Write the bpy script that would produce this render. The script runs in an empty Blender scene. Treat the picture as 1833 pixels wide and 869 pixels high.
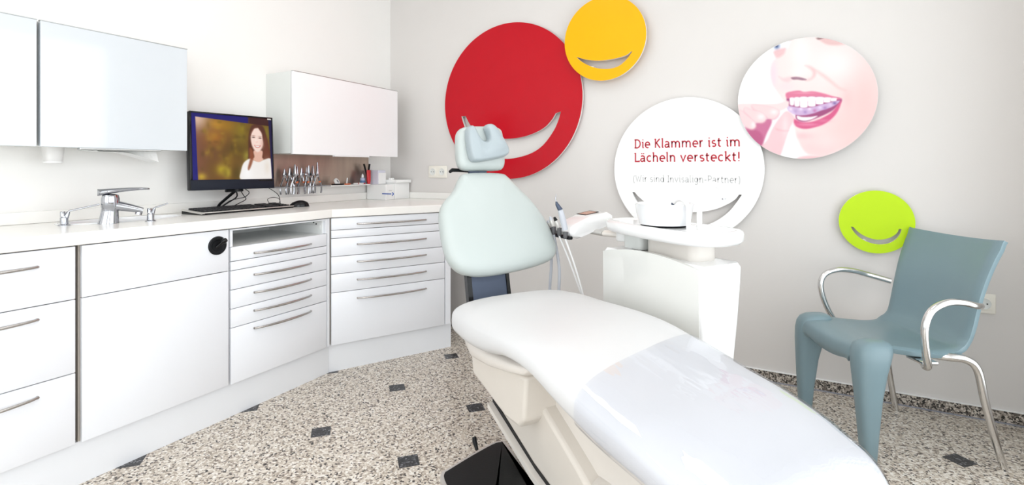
import bpy, bmesh, math, random
import numpy as np
from mathutils import Vector, Matrix

random.seed(7)
PI = math.pi
scene = bpy.context.scene
C = scene.collection

# ------------------------------------------------------------------ camera
IMG_W, IMG_H = 1833.0, 869.0
FPX, PCX, HOR, EYE, YAW = 907.4, 916.5, 302.0, 1.09, math.radians(28.296)
cd = bpy.data.cameras.new('camera')
cam = bpy.data.objects.new('camera', cd)
C.objects.link(cam)
cd.sensor_fit = 'HORIZONTAL'; cd.sensor_width = 36.0
cd.lens = 36.0 * FPX / IMG_W
cd.shift_y = -(IMG_H / 2 - HOR) / IMG_W
cd.clip_start = 0.02
cam.location = (0, 0, EYE)
cam.rotation_euler = (PI / 2, 0, YAW)
scene.camera = cam

# ------------------------------------------------------------------ light
w = bpy.data.worlds.new('world'); scene.world = w; w.use_nodes = True
w.node_tree.nodes['Background'].inputs[0].default_value = (0.86, 0.93, 1.0, 1)
w.node_tree.nodes['Background'].inputs[1].default_value = 1.2
vs = scene.view_settings
vs.view_transform = 'Standard'; vs.look = 'None'; vs.gamma = 1.0
vs.use_curve_mapping = False
vs.exposure = -0.40

def area(name, loc, rot, sx, sy, power, col=(1, 1, 1)):
    d = bpy.data.lights.new(name, 'AREA'); d.shape = 'RECTANGLE'
    d.size = sx; d.size_y = sy; d.energy = power; d.color = col
    o = bpy.data.objects.new(name, d); C.objects.link(o)
    o.location = loc; o.rotation_euler = rot
    return o
# daylight outside the blind window; the rear and rear-side ones are added fill
area('daylight_right_window', (1.25, 1.35, 1.2), (0, PI / 2, 0), 2.3, 2.5, 56, (0.97, 0.985, 1))
area('fill_rear', (-0.8, -2.2, 1.4), (PI / 2, 0, 0), 3.3, 2.4, 80, (0.98, 0.99, 1))
area('fill_rear_side', (1.25, -0.85, 1.4), (0, PI / 2, 0), 2.4, 1.6, 82, (0.97, 0.985, 1))
LAMP_STRENGTH = 5.0

# ------------------------------------------------------------------ pixel helpers
FW = np.array([-math.sin(YAW), math.cos(YAW), 0.0]); RT = np.array([math.cos(YAW), math.sin(YAW), 0.0]); UP = np.array([0, 0, 1.0])
CP = np.array([0, 0, EYE])
def ray(x, y): return FW + RT * (x - PCX) / FPX + UP * (HOR - y) / FPX
def on_plane(x, y, n, d):
    r = ray(x, y); n = np.array(n, float)
    return CP + r * ((d - n @ CP) / (n @ r))
def atX(x, y, v): return on_plane(x, y, (1, 0, 0), v)
def atY(x, y, v): return on_plane(x, y, (0, 1, 0), v)
def atZ(x, y, v): return on_plane(x, y, (0, 0, 1), v)
def project(P):
    D = np.asarray(P, float) - CP; wv = D @ FW
    return PCX + FPX * (D @ RT) / wv, HOR - FPX * D[..., 2] / wv

# ------------------------------------------------------------------ materials
def s2l(c):
    return tuple((v / 12.92 if v <= 0.04045 else ((v + 0.055) / 1.055) ** 2.4) for v in c)
def rgb(r, g, b): return s2l((r / 255, g / 255, b / 255))

def mat(name, col, rough=0.5, metal=0.0, var=0.03, vscale=9.0, bump=0.0, bscale=200.0, coat=0.0, spec=0.5, stretch=None):
    m = bpy.data.materials.new(name); m.use_nodes = True
    nt = m.node_tree; N = nt.nodes; L = nt.links
    b = N['Principled BSDF']
    tc = N.new('ShaderNodeTexCoord'); mp = N.new('ShaderNodeMapping')
    L.new(tc.outputs['Object'], mp.inputs[0])
    if stretch: mp.inputs['Scale'].default_value = stretch
    nz = N.new('ShaderNodeTexNoise'); nz.inputs['Scale'].default_value = vscale; nz.inputs['Detail'].default_value = 3
    L.new(mp.outputs[0], nz.inputs['Vector'])
    rp = N.new('ShaderNodeValToRGB')
    rp.color_ramp.elements[0].position = 0.3; rp.color_ramp.elements[1].position = 0.7
    rp.color_ramp.elements[0].color = tuple(max(0, c * (1 - var)) for c in col) + (1,)
    rp.color_ramp.elements[1].color = tuple(min(1, c * (1 + var)) for c in col) + (1,)
    L.new(nz.outputs['Fac'], rp.inputs[0]); L.new(rp.outputs[0], b.inputs['Base Color'])
    b.inputs['Roughness'].default_value = rough; b.inputs['Metallic'].default_value = metal
    b.inputs['Coat Weight'].default_value = coat; b.inputs['Coat Roughness'].default_value = 0.04
    b.inputs['Specular IOR Level'].default_value = spec
    if bump:
        n2 = N.new('ShaderNodeTexNoise'); n2.inputs['Scale'].default_value = bscale; n2.inputs['Detail'].default_value = 4
        L.new(mp.outputs[0], n2.inputs['Vector'])
        bp = N.new('ShaderNodeBump'); bp.inputs['Strength'].default_value = bump; bp.inputs['Distance'].default_value = 0.002
        L.new(n2.outputs['Fac'], bp.inputs['Height']); L.new(bp.outputs[0], b.inputs['Normal'])
    return m

def granite(name, stops, scale=150.0, rough=0.28):
    m = bpy.data.materials.new(name); m.use_nodes = True
    nt = m.node_tree; N = nt.nodes; L = nt.links; b = N['Principled BSDF']
    g = N.new('ShaderNodeNewGeometry')
    nz = N.new('ShaderNodeTexNoise'); nz.inputs['Scale'].default_value = 60; nz.inputs['Detail'].default_value = 2
    L.new(g.outputs['Position'], nz.inputs['Vector'])
    mx = N.new('ShaderNodeVectorMath'); mx.operation = 'MULTIPLY_ADD'
    L.new(nz.outputs['Color'], mx.inputs[0]); mx.inputs[1].default_value = (0.008, 0.008, 0.008); L.new(g.outputs['Position'], mx.inputs[2])
    v = N.new('ShaderNodeTexVoronoi'); v.inputs['Scale'].default_value = scale; L.new(mx.outputs[0], v.inputs['Vector'])
    sp = N.new('ShaderNodeSeparateColor'); L.new(v.outputs['Color'], sp.inputs[0])
    rp = N.new('ShaderNodeValToRGB'); rp.color_ramp.interpolation = 'CONSTANT'
    els = rp.color_ramp.elements
    els[0].position = stops[0][0]; els[0].color = stops[0][1] + (1,)
    els[1].position = stops[1][0]; els[1].color = stops[1][1] + (1,)
    for p, c in stops[2:]:
        e = els.new(p); e.color = c + (1,)
    L.new(sp.outputs[0], rp.inputs[0])
    L.new(rp.outputs[0], b.inputs['Base Color'])
    b.inputs['Roughness'].default_value = rough
    return m

def thin_film(name, tint, f0=0.04, rough=0.02, bump=0.0, bscale=10, stretch=None):
    m = bpy.data.materials.new(name); m.use_nodes = True
    nt = m.node_tree; N = nt.nodes; L = nt.links
    N.remove(N['Principled BSDF'])
    tr = N.new('ShaderNodeBsdfTransparent'); tr.inputs[0].default_value = tint + (1,)
    gl = N.new('ShaderNodeBsdfGlossy'); gl.inputs['Roughness'].default_value = rough
    fr = N.new('ShaderNodeLayerWeight'); fr.inputs['Blend'].default_value = 0.5      # symmetric facing term
    pw = N.new('ShaderNodeMath'); pw.operation = 'POWER'; L.new(fr.outputs['Facing'], pw.inputs[0]); pw.inputs[1].default_value = 4.0
    ma = N.new('ShaderNodeMath'); ma.operation = 'MULTIPLY_ADD'; L.new(pw.outputs[0], ma.inputs[0]); ma.inputs[1].default_value = 0.7; ma.inputs[2].default_value = f0
    mx = N.new('ShaderNodeMixShader')
    L.new(ma.outputs[0], mx.inputs[0]); L.new(tr.outputs[0], mx.inputs[1]); L.new(gl.outputs[0], mx.inputs[2])
    L.new(mx.outputs[0], N['Material Output'].inputs[0])
    if bump:
        tc = N.new('ShaderNodeTexCoord'); mp = N.new('ShaderNodeMapping'); L.new(tc.outputs['Object'], mp.inputs[0])
        if stretch: mp.inputs['Scale'].default_value = stretch
        n2 = N.new('ShaderNodeTexNoise'); n2.inputs['Scale'].default_value = bscale; n2.inputs['Detail'].default_value = 2
        L.new(mp.outputs[0], n2.inputs['Vector'])
        bp = N.new('ShaderNodeBump'); bp.inputs['Strength'].default_value = bump; bp.inputs['Distance'].default_value = 0.01
        L.new(n2.outputs['Fac'], bp.inputs['Height']); L.new(bp.outputs[0], gl.inputs['Normal']); L.new(bp.outputs[0], fr.inputs['Normal'])
    return m

def emit(name, col, strength):
    m = bpy.data.materials.new(name); m.use_nodes = True
    b = m.node_tree.nodes['Principled BSDF']
    b.inputs['Base Color'].default_value = (0.8, 0.8, 0.8, 1)
    b.inputs['Emission Color'].default_value = col + (1,); b.inputs['Emission Strength'].default_value = strength
    return m

def print_mat(name, emission=0.0, rough=0.35):
    m = bpy.data.materials.new(name); m.use_nodes = True
    nt = m.node_tree; N = nt.nodes; L = nt.links; b = N['Principled BSDF']
    at = N.new('ShaderNodeAttribute'); at.attribute_name = 'print'
    if emission:
        b.inputs['Base Color'].default_value = (0.01, 0.01, 0.01, 1)
        L.new(at.outputs['Color'], b.inputs['Emission Color']); b.inputs['Emission Strength'].default_value = emission
    else:
        L.new(at.outputs['Color'], b.inputs['Base Color'])
    b.inputs['Roughness'].default_value = rough; b.inputs['Specular IOR Level'].default_value = 0.15
    return m

M = {}
M['wall_left'] = mat('white_wall_paint', rgb(243, 241, 238), 0.75, var=0.008, vscale=3, bump=0.05, bscale=350)
M['wall_back'] = mat('warm_grey_wall_paint', rgb(219, 215, 212), 0.7, var=0.008, vscale=3, bump=0.05, bscale=350)
M['ceiling'] = mat('ceiling_paint', rgb(246, 246, 245), 0.8, var=0.005)
M['tile'] = granite('speckled_granite', [(0, rgb(52, 47, 44)), (0.07, rgb(122, 110, 100)), (0.17, rgb(176, 163, 148)), (0.36, rgb(207, 196, 182)), (0.66, rgb(226, 218, 207)), (0.87, rgb(239, 234, 226))])
M['inlay'] = granite('dark_granite', [(0, rgb(26, 26, 28)), (0.45, rgb(48, 48, 51)), (0.75, rgb(78, 78, 82)), (0.92, rgb(130, 130, 134))], 170)
M['skirting'] = granite('skirting_granite', [(0, rgb(40, 37, 36)), (0.22, rgb(98, 90, 84)), (0.45, rgb(160, 150, 140)), (0.75, rgb(205, 197, 187))], 150, 0.35)
M['grout'] = mat('grout', rgb(150, 142, 132), 0.9, var=0.05)
M['sealant'] = mat('grey_sealant', rgb(150, 152, 164), 0.5)
M['paint_edge'] = mat('white_paint_edge', rgb(248, 248, 248), 0.6)
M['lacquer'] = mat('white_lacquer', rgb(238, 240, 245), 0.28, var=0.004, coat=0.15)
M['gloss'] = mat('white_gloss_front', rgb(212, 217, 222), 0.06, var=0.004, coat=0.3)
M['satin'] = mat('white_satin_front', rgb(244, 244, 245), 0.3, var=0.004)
M['carcass'] = mat('beige_carcass_edge', rgb(186, 178, 168), 0.6)
M['carcass_white'] = mat('white_carcass', rgb(240, 241, 240), 0.45, var=0.005)
M['carcass_side'] = mat('pale_grey_cabinet_side', rgb(224, 226, 223), 0.4, var=0.005)
M['plinth'] = mat('plinth_white', rgb(234, 236, 240), 0.4, var=0.005)
M['worktop'] = mat('worktop_white', rgb(245, 243, 239), 0.22, var=0.006)
M['alu_edge'] = mat('aluminium_edge', rgb(190, 192, 192), 0.35, 0.8)
M['handle'] = mat('brushed_steel_handle', rgb(186, 183, 180), 0.26, 1.0, var=0.05, vscale=60)
M['chrome'] = mat('chrome', rgb(176, 178, 184), 0.08, 1.0, var=0.01)
M['steel'] = mat('instrument_steel', rgb(172, 172, 176), 0.16, 1.0, var=0.03)
M['alu'] = mat('polished_aluminium', rgb(222, 221, 220), 0.17, 1.0, var=0.04, vscale=20)
M['steel_sheet'] = mat('brushed_steel_sheet', rgb(178, 160, 148), 0.3, 0.9, var=0.12, vscale=4, stretch=(1, 4, 0.6))
M['ceramic'] = mat('ceramic_white', rgb(240, 241, 243), 0.1, var=0.003, coat=0.6)
M['plastic_white'] = mat('white_plastic', rgb(244, 244, 243), 0.35, var=0.004)
M['plastic_gloss'] = mat('glossy_white_plastic', rgb(246, 246, 246), 0.14, var=0.003, coat=0.4)
M['plastic_cream'] = mat('cream_plastic', rgb(224, 217, 208), 0.42, var=0.01, bump=0.06, bscale=500)
M['plastic_cream2'] = mat('pale_cream_plastic', rgb(230, 224, 217), 0.4, var=0.01)
M['translucent'] = mat('frosted_plastic', rgb(224, 222, 220), 0.3, var=0.01)
M['socket'] = mat('socket_cream', rgb(240, 236, 226), 0.3, var=0.005)
M['black'] = mat('black_plastic', rgb(20, 21, 24), 0.38, var=0.05, spec=0.25)
M['black_gloss'] = mat('glossy_black_plastic', rgb(12, 12, 15), 0.12, var=0.05, spec=0.3)
M['navy_black'] = mat('navy_black_bezel', rgb(28, 31, 42), 0.4, var=0.03, spec=0.15)
M['key'] = mat('key_black', rgb(32, 33, 36), 0.45, var=0.1)
M['silver'] = mat('silver_plastic', rgb(206, 204, 200), 0.3, 0.5, var=0.02)
M['vinyl'] = mat('pale_grey_vinyl', rgb(188, 196, 194), 0.33, var=0.008, bump=0.03, bscale=400)
M['vinyl_pad'] = mat('grey_blue_vinyl', rgb(170, 181, 186), 0.3, var=0.01)
M['vinyl_seat'] = mat('off_white_vinyl', rgb(218, 218, 219), 0.42, var=0.008, bump=0.05, bscale=350)
M['cover'] = thin_film('clear_plastic_cover', (0.955, 0.965, 0.995), 0.085, 0.025, 0.3, 5.0, (1.0, 3.0, 1))
M['glass'] = thin_film('window_glass', (0.97, 0.98, 0.98))
M['strut'] = mat('dark_blue_grey_metal', rgb(74, 84, 104), 0.4, 0.3, var=0.05)
M['rubber'] = mat('black_rubber', rgb(20, 21, 22), 0.42, spec=0.2, var=0.1, bump=0.1, bscale=120)
M['chair_blue'] = mat('grey_blue_moulded_plastic', rgb(124, 147, 155), 0.3, var=0.025, vscale=6)
M['red'] = mat('red_gloss_board', rgb(188, 14, 32), 0.12, var=0.02, spec=0.2)
M['yellow'] = mat('yellow_board', rgb(252, 178, 0), 0.3, var=0.01, spec=0.2)
M['green'] = mat('lime_board', rgb(190, 226, 28), 0.35, var=0.015, spec=0.2)
M['white_board'] = mat('white_board', rgb(254, 254, 254), 0.4, var=0.002)
M['board_edge'] = mat('board_edge', rgb(228, 226, 222), 0.6)
M['red_text'] = mat('red_lettering', rgb(180, 32, 52), 0.5)
M['grey_text'] = mat('pale_grey_lettering', rgb(200, 199, 199), 0.5)
M['orange'] = mat('orange_band', rgb(232, 120, 70), 0.5)
M['red_plastic'] = mat('red_plastic', rgb(205, 40, 45), 0.35)
M['bottle'] = mat('pale_blue_bottle', rgb(178, 184, 212), 0.25)
M['bottle_label'] = mat('blue_bottle_label', rgb(84, 120, 165), 0.4)
M['blue'] = mat('blue_print', rgb(32, 86, 176), 0.5)
M['print_grey'] = mat('grey_print', rgb(168, 168, 172), 0.5)
M['hose'] = mat('grey_hose', rgb(196, 200, 208), 0.35)
M['hose_white'] = mat('white_hose', rgb(240, 240, 240), 0.35)
M['display'] = mat('amber_display', rgb(190, 140, 118), 0.3, var=0.08)
M['screen_print'] = print_mat('monitor_picture', 1.3, 0.25)
M['photo_print'] = print_mat('photo_print', 0.0, 0.4)
M['lamp'] = emit('lamp_diffuser', (1.0, 0.985, 0.96), LAMP_STRENGTH)
M['panel_grey'] = mat('pale_grey_gloss_panel', rgb(233, 233, 229), 0.08, var=0.004, coat=0.6)
M['dark_grey'] = mat('dark_grey_plastic', rgb(92, 92, 94), 0.35)
M['bottle_clear'] = mat('lavender_acrylic', rgb(222, 222, 236), 0.3)
M['slat'] = mat('blind_slat', rgb(240, 240, 238), 0.4)

# ------------------------------------------------------------------ object helpers
def thing(name, label, cat, loc=(0, 0, 0), rotz=0.0, group=None):
    o = bpy.data.objects.new(name, None); C.objects.link(o)
    o.empty_display_size = 0.05
    o.location = loc; o.rotation_euler = (0, 0, rotz)
    tag(o, label, cat, group)
    return o
def tag(o, label=None, cat=None, group=None, kind=None):
    if label: o['label'] = label
    if cat: o['category'] = cat
    if group: o['group'] = group
    if kind: o['kind'] = kind
    return o
def xf(o):
    return Matrix.Translation(o.location) @ Matrix.Rotation(o.rotation_euler[2], 4, 'Z')
def root_of(o):
    while o.parent: o = o.parent
    return o

class B:
    """collects shapes; build() links them as one mesh object"""
    def __init__(s): s.bm = bmesh.new()
    def box(s, lo, hi, bev=0.0, seg=2, mtx=None):
        lo = Vector(lo); hi = Vector(hi); c = (lo + hi) / 2; d = hi - lo
        r = bmesh.ops.create_cube(s.bm, size=1.0)
        vs_ = r['verts']
        for v in vs_:
            v.co = Vector((v.co.x * d.x, v.co.y * d.y, v.co.z * d.z)) + c
        if bev > 0:
            es = list({e for v in vs_ for e in v.link_edges})
            rr = bmesh.ops.bevel(s.bm, geom=es, offset=bev, segments=seg, profile=0.5, affect='EDGES', clamp_overlap=True)
            vs_ = list({v for f in rr['faces'] for v in f.verts} | {v for v in vs_ if v.is_valid})
        if mtx is not None:
            for v in vs_: v.co = mtx @ v.co
        return s
    def rings(s, rings, cap0=True, cap1=True, closed=True):
        R = [[s.bm.verts.new(p) for p in r] for r in rings]
        n = len(R[0])
        for a, b in zip(R[:-1], R[1:]):
            for i in range(n if closed else n - 1):
                j = (i + 1) % n
                s.bm.faces.new((a[i], a[j], b[j], b[i]))
        if cap0: s.bm.faces.new(list(reversed(R[0])))
        if cap1: s.bm.faces.new(R[-1])
        return s
    def lathe(s, prof, c=(0, 0, 0), n=24, sx=1.0, sy=1.0, mtx=None):
        rr = []
        for r, z in prof:
            ring = [Vector((c[0] + r * sx * math.cos(2 * PI * i / n), c[1] + r * sy * math.sin(2 * PI * i / n), c[2] + z)) for i in range(n)]
            if mtx is not None: ring = [mtx @ p for p in ring]
            rr.append(ring)
        return s.rings(rr)
    def tube(s, pts, r, n=10, flat=1.0, up=(0, 0, 1)):
        P = [Vector(p) for p in pts]
        rad = r if isinstance(r, (list, tuple)) else [r] * len(P)
        rr = []; prev = None
        for i, p in enumerate(P):
            t = (P[min(i + 1, len(P) - 1)] - P[max(i - 1, 0)]).normalized()
            if prev is None:
                u = Vector(up); u = u - t * u.dot(t)
                if u.length < 1e-3: u = Vector((1, 0, 0)) - t * t.x
            else:
                u = prev - t * prev.dot(t)
            u.normalize(); prev = u
            v = t.cross(u)
            rr.append([p + (u * math.cos(2 * PI * k / n) * flat + v * math.sin(2 * PI * k / n)) * rad[i] for k in range(n)])
        return s.rings(rr)
    def cyl(s, p0, p1, r0, r1=None, n=20):
        return s.tube([p0, p1], [r0, r0 if r1 is None else r1], n)
    def prism(s, outer, holes, thick, fn, edge_mat=None):
        """polygon with holes in 2-D, extruded by thick; fn(a, b, h) -> point"""
        bm = s.bm
        def loop(pts): return [bm.verts.new(fn(a, b, 0)) for a, b in pts]
        loops = [loop(outer)] + [loop(h) for h in holes]
        es = []
        for lp in loops:
            for i in range(len(lp)): es.append(bm.edges.new((lp[i], lp[(i + 1) % len(lp)])))
        if holes:
            r = bmesh.ops.triangle_fill(bm, use_beauty=True, use_dissolve=False, edges=es)
            faces = [g for g in r['geom'] if isinstance(g, bmesh.types.BMFace)]
        else:
            faces = [bm.faces.new(loops[0])]
        pts2 = [outer] + list(holes)
        tops = [[bm.verts.new(fn(a, b, thick)) for a, b in pl] for pl in pts2]
        mp = {}
        for lp, tp in zip(loops, tops):
            for v, t in zip(lp, tp): mp[v] = t
        for f in faces: bm.faces.new([mp[v] for v in reversed(f.verts)])
        for lp, tp in zip(loops, tops):
            n = len(lp)
            for i in range(n):
                f = bm.faces.new((lp[i], lp[(i + 1) % n], tp[(i + 1) % n], tp[i]))
                if edge_mat is not None: f.material_index = edge_mat
        return s
    def build(s, name, mats, parent=None, smooth=None, world=False, weld=False):
        bm = s.bm
        if weld: bmesh.ops.remove_doubles(bm, verts=bm.verts, dist=1e-5)
        bmesh.ops.recalc_face_normals(bm, faces=bm.faces)
        if world and parent is not None:
            inv = xf(root_of(parent)).inverted()
            bmesh.ops.transform(bm, matrix=inv, verts=bm.verts)
        me = bpy.data.meshes.new(name); bm.to_mesh(me); bm.free()
        for m in (mats if isinstance(mats, (list, tuple)) else [mats]): me.materials.append(M[m] if isinstance(m, str) else m)
        if smooth is not None:
            for p in me.polygons: p.use_smooth = True
            me.set_sharp_from_angle(angle=math.radians(smooth))
        o = bpy.data.objects.new(name, me); C.objects.link(o)
        if parent is not None: o.parent = parent
        return o

def sup(n, rx, ry, e=4.0, cx=0.0, cy=0.0):
    out = []
    for i in range(n):
        t = 2 * PI * i / n; c, s_ = math.cos(t), math.sin(t)
        out.append((cx + rx * math.copysign(abs(c) ** (2 / e), c), cy + ry * math.copysign(abs(s_) ** (2 / e), s_)))
    return out
def circ(n, r, cx=0, cy=0): return [(cx + r * math.cos(2 * PI * i / n), cy + r * math.sin(2 * PI * i / n)) for i in range(n)]
def catmull(pts, k=6, closed=True):
    P = [np.array(p, float) for p in pts]; n = len(P); out = []
    rng = range(n) if closed else range(n - 1)
    for i in rng:
        if closed: p0, p1, p2, p3 = P[(i - 1) % n], P[i], P[(i + 1) % n], P[(i + 2) % n]
        else: p0, p1, p2, p3 = P[max(i - 1, 0)], P[i], P[i + 1], P[min(i + 2, n - 1)]
        for j in range(k):
            t = j / k
            out.append(0.5 * ((2 * p1) + (p2 - p0) * t + (2 * p0 - 5 * p1 + 4 * p2 - p3) * t * t + (3 * p1 - p0 - 3 * p2 + p3) * t ** 3))
    if not closed: out.append(P[-1])
    return [tuple(p) for p in out]
def interp(x, xs, ys): return float(np.interp(x, xs, ys))
def sinterp(x, xs, ys):
    """smooth (monotone-ish) interpolation through points"""
    xs = np.array(xs); ys = np.array(ys)
    m = np.gradient(ys, xs)
    i = int(np.clip(np.searchsorted(xs, x) - 1, 0, len(xs) - 2))
    h = xs[i + 1] - xs[i]; t = min(max((x - xs[i]) / h, 0), 1)
    return float((2 * t**3 - 3 * t**2 + 1) * ys[i] + (t**3 - 2 * t**2 + t) * h * m[i] + (-2 * t**3 + 3 * t**2) * ys[i + 1] + (t**3 - t**2) * h * m[i + 1])

# ------------------------------------------------------------------ room
LW, BW, RW, FWALL, CEIL = -2.605, 2.915, 0.945, -1.8, 2.65

fl = B().box((LW - .1, FWALL - .1, -0.06), (RW + .1, BW + .1, -0.0015)).build('floor', 'grout')
tag(fl, 'speckled beige granite floor of octagonal tiles with small dark diamond inlays', 'floor', kind='structure')
PX_, PY_, HD, LROT = 0.456, 0.476, 0.053, math.radians(0.9)
LORG = (-1.690, 1.472)
def lattice(i, j):
    x, y = PX_ * i, PY_ * j; c_, s_ = math.cos(LROT), math.sin(LROT)
    return LORG[0] + x * c_ - y * s_, LORG[1] + x * s_ + y * c_
G = 0.0007
def clip_poly(poly, x0, x1, y0, y1):
    def cut(p, ax, val, keep):
        out = []
        for i in range(len(p)):
            a, b = p[i], p[(i + 1) % len(p)]
            ia, ib = keep(a[ax]), keep(b[ax])
            if ia: out.append(a)
            if ia != ib:
                t = (val - a[ax]) / (b[ax] - a[ax]); out.append((a[0] + (b[0] - a[0]) * t, a[1] + (b[1] - a[1]) * t))
        return out
    for ax, val, keep in ((0, x0, lambda v: v >= x0), (0, x1, lambda v: v <= x1), (1, y0, lambda v: v >= y0), (1, y1, lambda v: v <= y1)):
        if poly: poly = cut(poly, ax, val, keep)
    return poly
hx, hy = PX_ / 2, PY_ / 2
octo = [(-hx + HD, -hy + G), (hx - HD, -hy + G), (hx - G, -hy + HD), (hx - G, hy - HD), (hx - HD, hy - G), (-hx + HD, hy - G), (-hx + G, hy - HD), (-hx + G, -hy + HD)]
dia = [(-HD + G, 0), (0, -HD + G), (HD - G, 0), (0, HD - G)]
def turn(poly):
    c_, s_ = math.cos(LROT), math.sin(LROT)
    return [(x * c_ - y * s_, x * s_ + y * c_) for x, y in poly]
octo, dia = turn(octo), turn(dia)
cache = {}
def floor_piece(name, poly, cx, cy, m):
    world = [(x + cx, y + cy) for x, y in poly]
    cl = clip_poly(world, LW, RW, FWALL, BW - .012)
    if len(cl) < 3: return
    loc = [(round(x - cx, 4), round(y - cy, 4)) for x, y in cl]
    # drop doubled corners
    loc = [p for i, p in enumerate(loc) if abs(p[0] - loc[i - 1][0]) + abs(p[1] - loc[i - 1][1]) > 1e-4]
    if len(loc) < 3: return
    key = (name, tuple(loc))
    if key not in cache:
        o = B().prism(loc, [], 0.0115, lambda a, b, hh: (a, b, -0.0115 + hh)).build(name, m)
        cache[key] = o.data
    else:
        o = bpy.data.objects.new(name, cache[key]); C.objects.link(o)
    o.location = (cx, cy, 0); o.parent = fl
for i in range(-3, 7):
    for j in range(-8, 5):
        floor_piece('floor_tile', octo, *lattice(i + .5, j + .5), 'tile')
        floor_piece('dark_inlay', dia, *lattice(i, j), 'inlay')

def wall_with_hole(name, axis, pos, thick, a0, a1, z0, z1, hole, m, label):
    """axis 'x' wall plane x=pos, 'y' wall plane y=pos; thick is signed outward"""
    b = B()
    def bx(p0, p1, q0, q1):
        lo, hi = sorted((pos, pos + thick))
        if axis == 'x': b.box((lo, p0, q0), (hi, p1, q1))
        else: b.box((p0, lo, q0), (p1, hi, q1))
    if hole:
        cur = a0
        for h0, h1, k0, k1 in hole:
            bx(cur, h0, z0, z1); bx(h0, h1, z0, k0); bx(h0, h1, k1, z1); cur = h1
        bx(cur, a1, z0, z1)
    else: bx(a0, a1, z0, z1)
    o = b.build(name, m)
    return tag(o, label, 'wall', kind='structure')
wall_with_hole('wall_left', 'x', LW, -.12, FWALL, BW, 0, CEIL, None, 'wall_left', 'smooth white wall behind the cabinets and sink')
wall_with_hole('wall_back', 'y', BW, .12, LW - .12, RW + .12, 0, CEIL, None, 'wall_back', 'warm grey painted wall carrying the round smile boards')
WIN_R = (0.15, 2.5, 0.15, 2.3); FILL_F = (-2.35, 0.75, 0.2, 2.45); FILL_S = (-1.6, -0.1, 0.2, 2.45)  # rear and near-side openings are unseen, added for fill light
wall_with_hole('wall_right', 'x', RW, .12, FWALL, BW, 0, CEIL, (FILL_S, WIN_R), 'wall_back', 'warm grey side wall with one window and one added light opening, at the right edge')
wall_with_hole('wall_front', 'y', FWALL, -.12, LW - .12, RW + .12, 0, CEIL, (FILL_F,), 'wall_left', 'white wall with a wide added light opening behind the viewer')
tag(B().box((LW - .12, FWALL - .12, CEIL), (RW + .12, BW + .12, CEIL + .1)).build('ceiling', 'ceiling'), 'plain white ceiling above the treatment room', 'ceiling', kind='structure')

def window(name, axis, pos, out, rect, label, nslat):
    a0, a1, z0, z1 = rect
    t = thing(name, label, 'window', ((pos, (a0 + a1) / 2, z0) if axis == 'x' else ((a0 + a1) / 2, pos, z0)))
    t['kind'] = 'structure'
    s = 1 if out > 0 else -1
    def P(a, d, z): return (pos + s * d, a, z) if axis == 'x' else (a, pos + s * d, z)
    def bx(b, a_0, a_1, d0, d1, q0, q1, bev=0.0):
        p, q = P(a_0, d0, q0), P(a_1, d1, q1)
        b.box([min(u, v) for u, v in zip(p, q)], [max(u, v) for u, v in zip(p, q)], bev)
    b = B(); fwd = .05
    bx(b, a0, a0 + fwd, .05, .1, z0, z1); bx(b, a1 - fwd, a1, .05, .1, z0, z1)
    bx(b, a0 + fwd, a1 - fwd, .05, .1, z0, z0 + fwd); bx(b, a0 + fwd, a1 - fwd, .05, .1, z1 - fwd, z1)
    m = (a0 + a1) / 2; bx(b, m - .025, m + .025, .05, .1, z0 + fwd, z1 - fwd)
    b.build('window_frame', 'plastic_white', t, world=True)
    for q0, q1 in ((a0 + fwd, m - .025), (m + .025, a1 - fwd)):
        b = B(); bx(b, q0, q1, .072, .078, z0 + fwd, z1 - fwd); b.build('pane', 'glass', t, world=True)
    if not nslat: return t
    tb = thing('venetian_blind', 'white venetian blind hanging in the ' + ('side' if axis == 'x' else 'rear') + ' window', 'blind', t.location)
    b = B(); bx(b, a0 + .005, a1 - .005, 0.008, .045, z1 - .035, z1 - .001, .004); b.build('headrail', 'slat', tb, world=True)
    proto = None
    step = (z1 - z0 - .07) / nslat
    for i in range(nslat):
        z = z0 + .02 + step * i
        if proto is None:
            b = B(); bx(b, a0 + .008, a1 - .008, .014, .032, z, z + .001); proto = b.build('slat', 'slat', tb, world=True)
        else:
            o = bpy.data.objects.new('slat', proto.data); C.objects.link(o); o.parent = tb; o.location = (0, 0, step * i)
    return t
window('window_1', 'x', RW, 1, WIN_R, 'white framed window in the side wall with open blinds', 48)
window('fill_window_side', 'x', RW, 1, FILL_S, 'tall white framed side opening beside the viewer, added for fill light', 0)  # unseen opening added to brighten the angled base unit
window('fill_window_rear', 'y', FWALL, -1, FILL_F, 'wide white framed opening behind the viewer, added for frontal light', 0)  # unseen opening added for soft light from behind the camera

# granite skirting along the back wall
sk = B().box((-1.88, BW - .012, 0.003), (RW, BW, .053)).build('baseboard_back', 'skirting')
tag(sk, 'speckled dark granite skirting along the grey wall', 'baseboard', kind='structure')
B().box((-1.88, BW - .018, 0.0), (RW, BW - .011, .0045)).build('sealant_joint', 'sealant', sk)
B().box((-1.88, BW - .0135, .053), (RW, BW, .0555)).build('paint_line', 'paint_edge', sk)
tag(B().box((RW - .012, FWALL, 0.003), (RW, BW - .019, .053)).build('baseboard_right', 'skirting'), 'granite skirting along the side wall under the window', 'baseboard', kind='structure')

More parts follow.
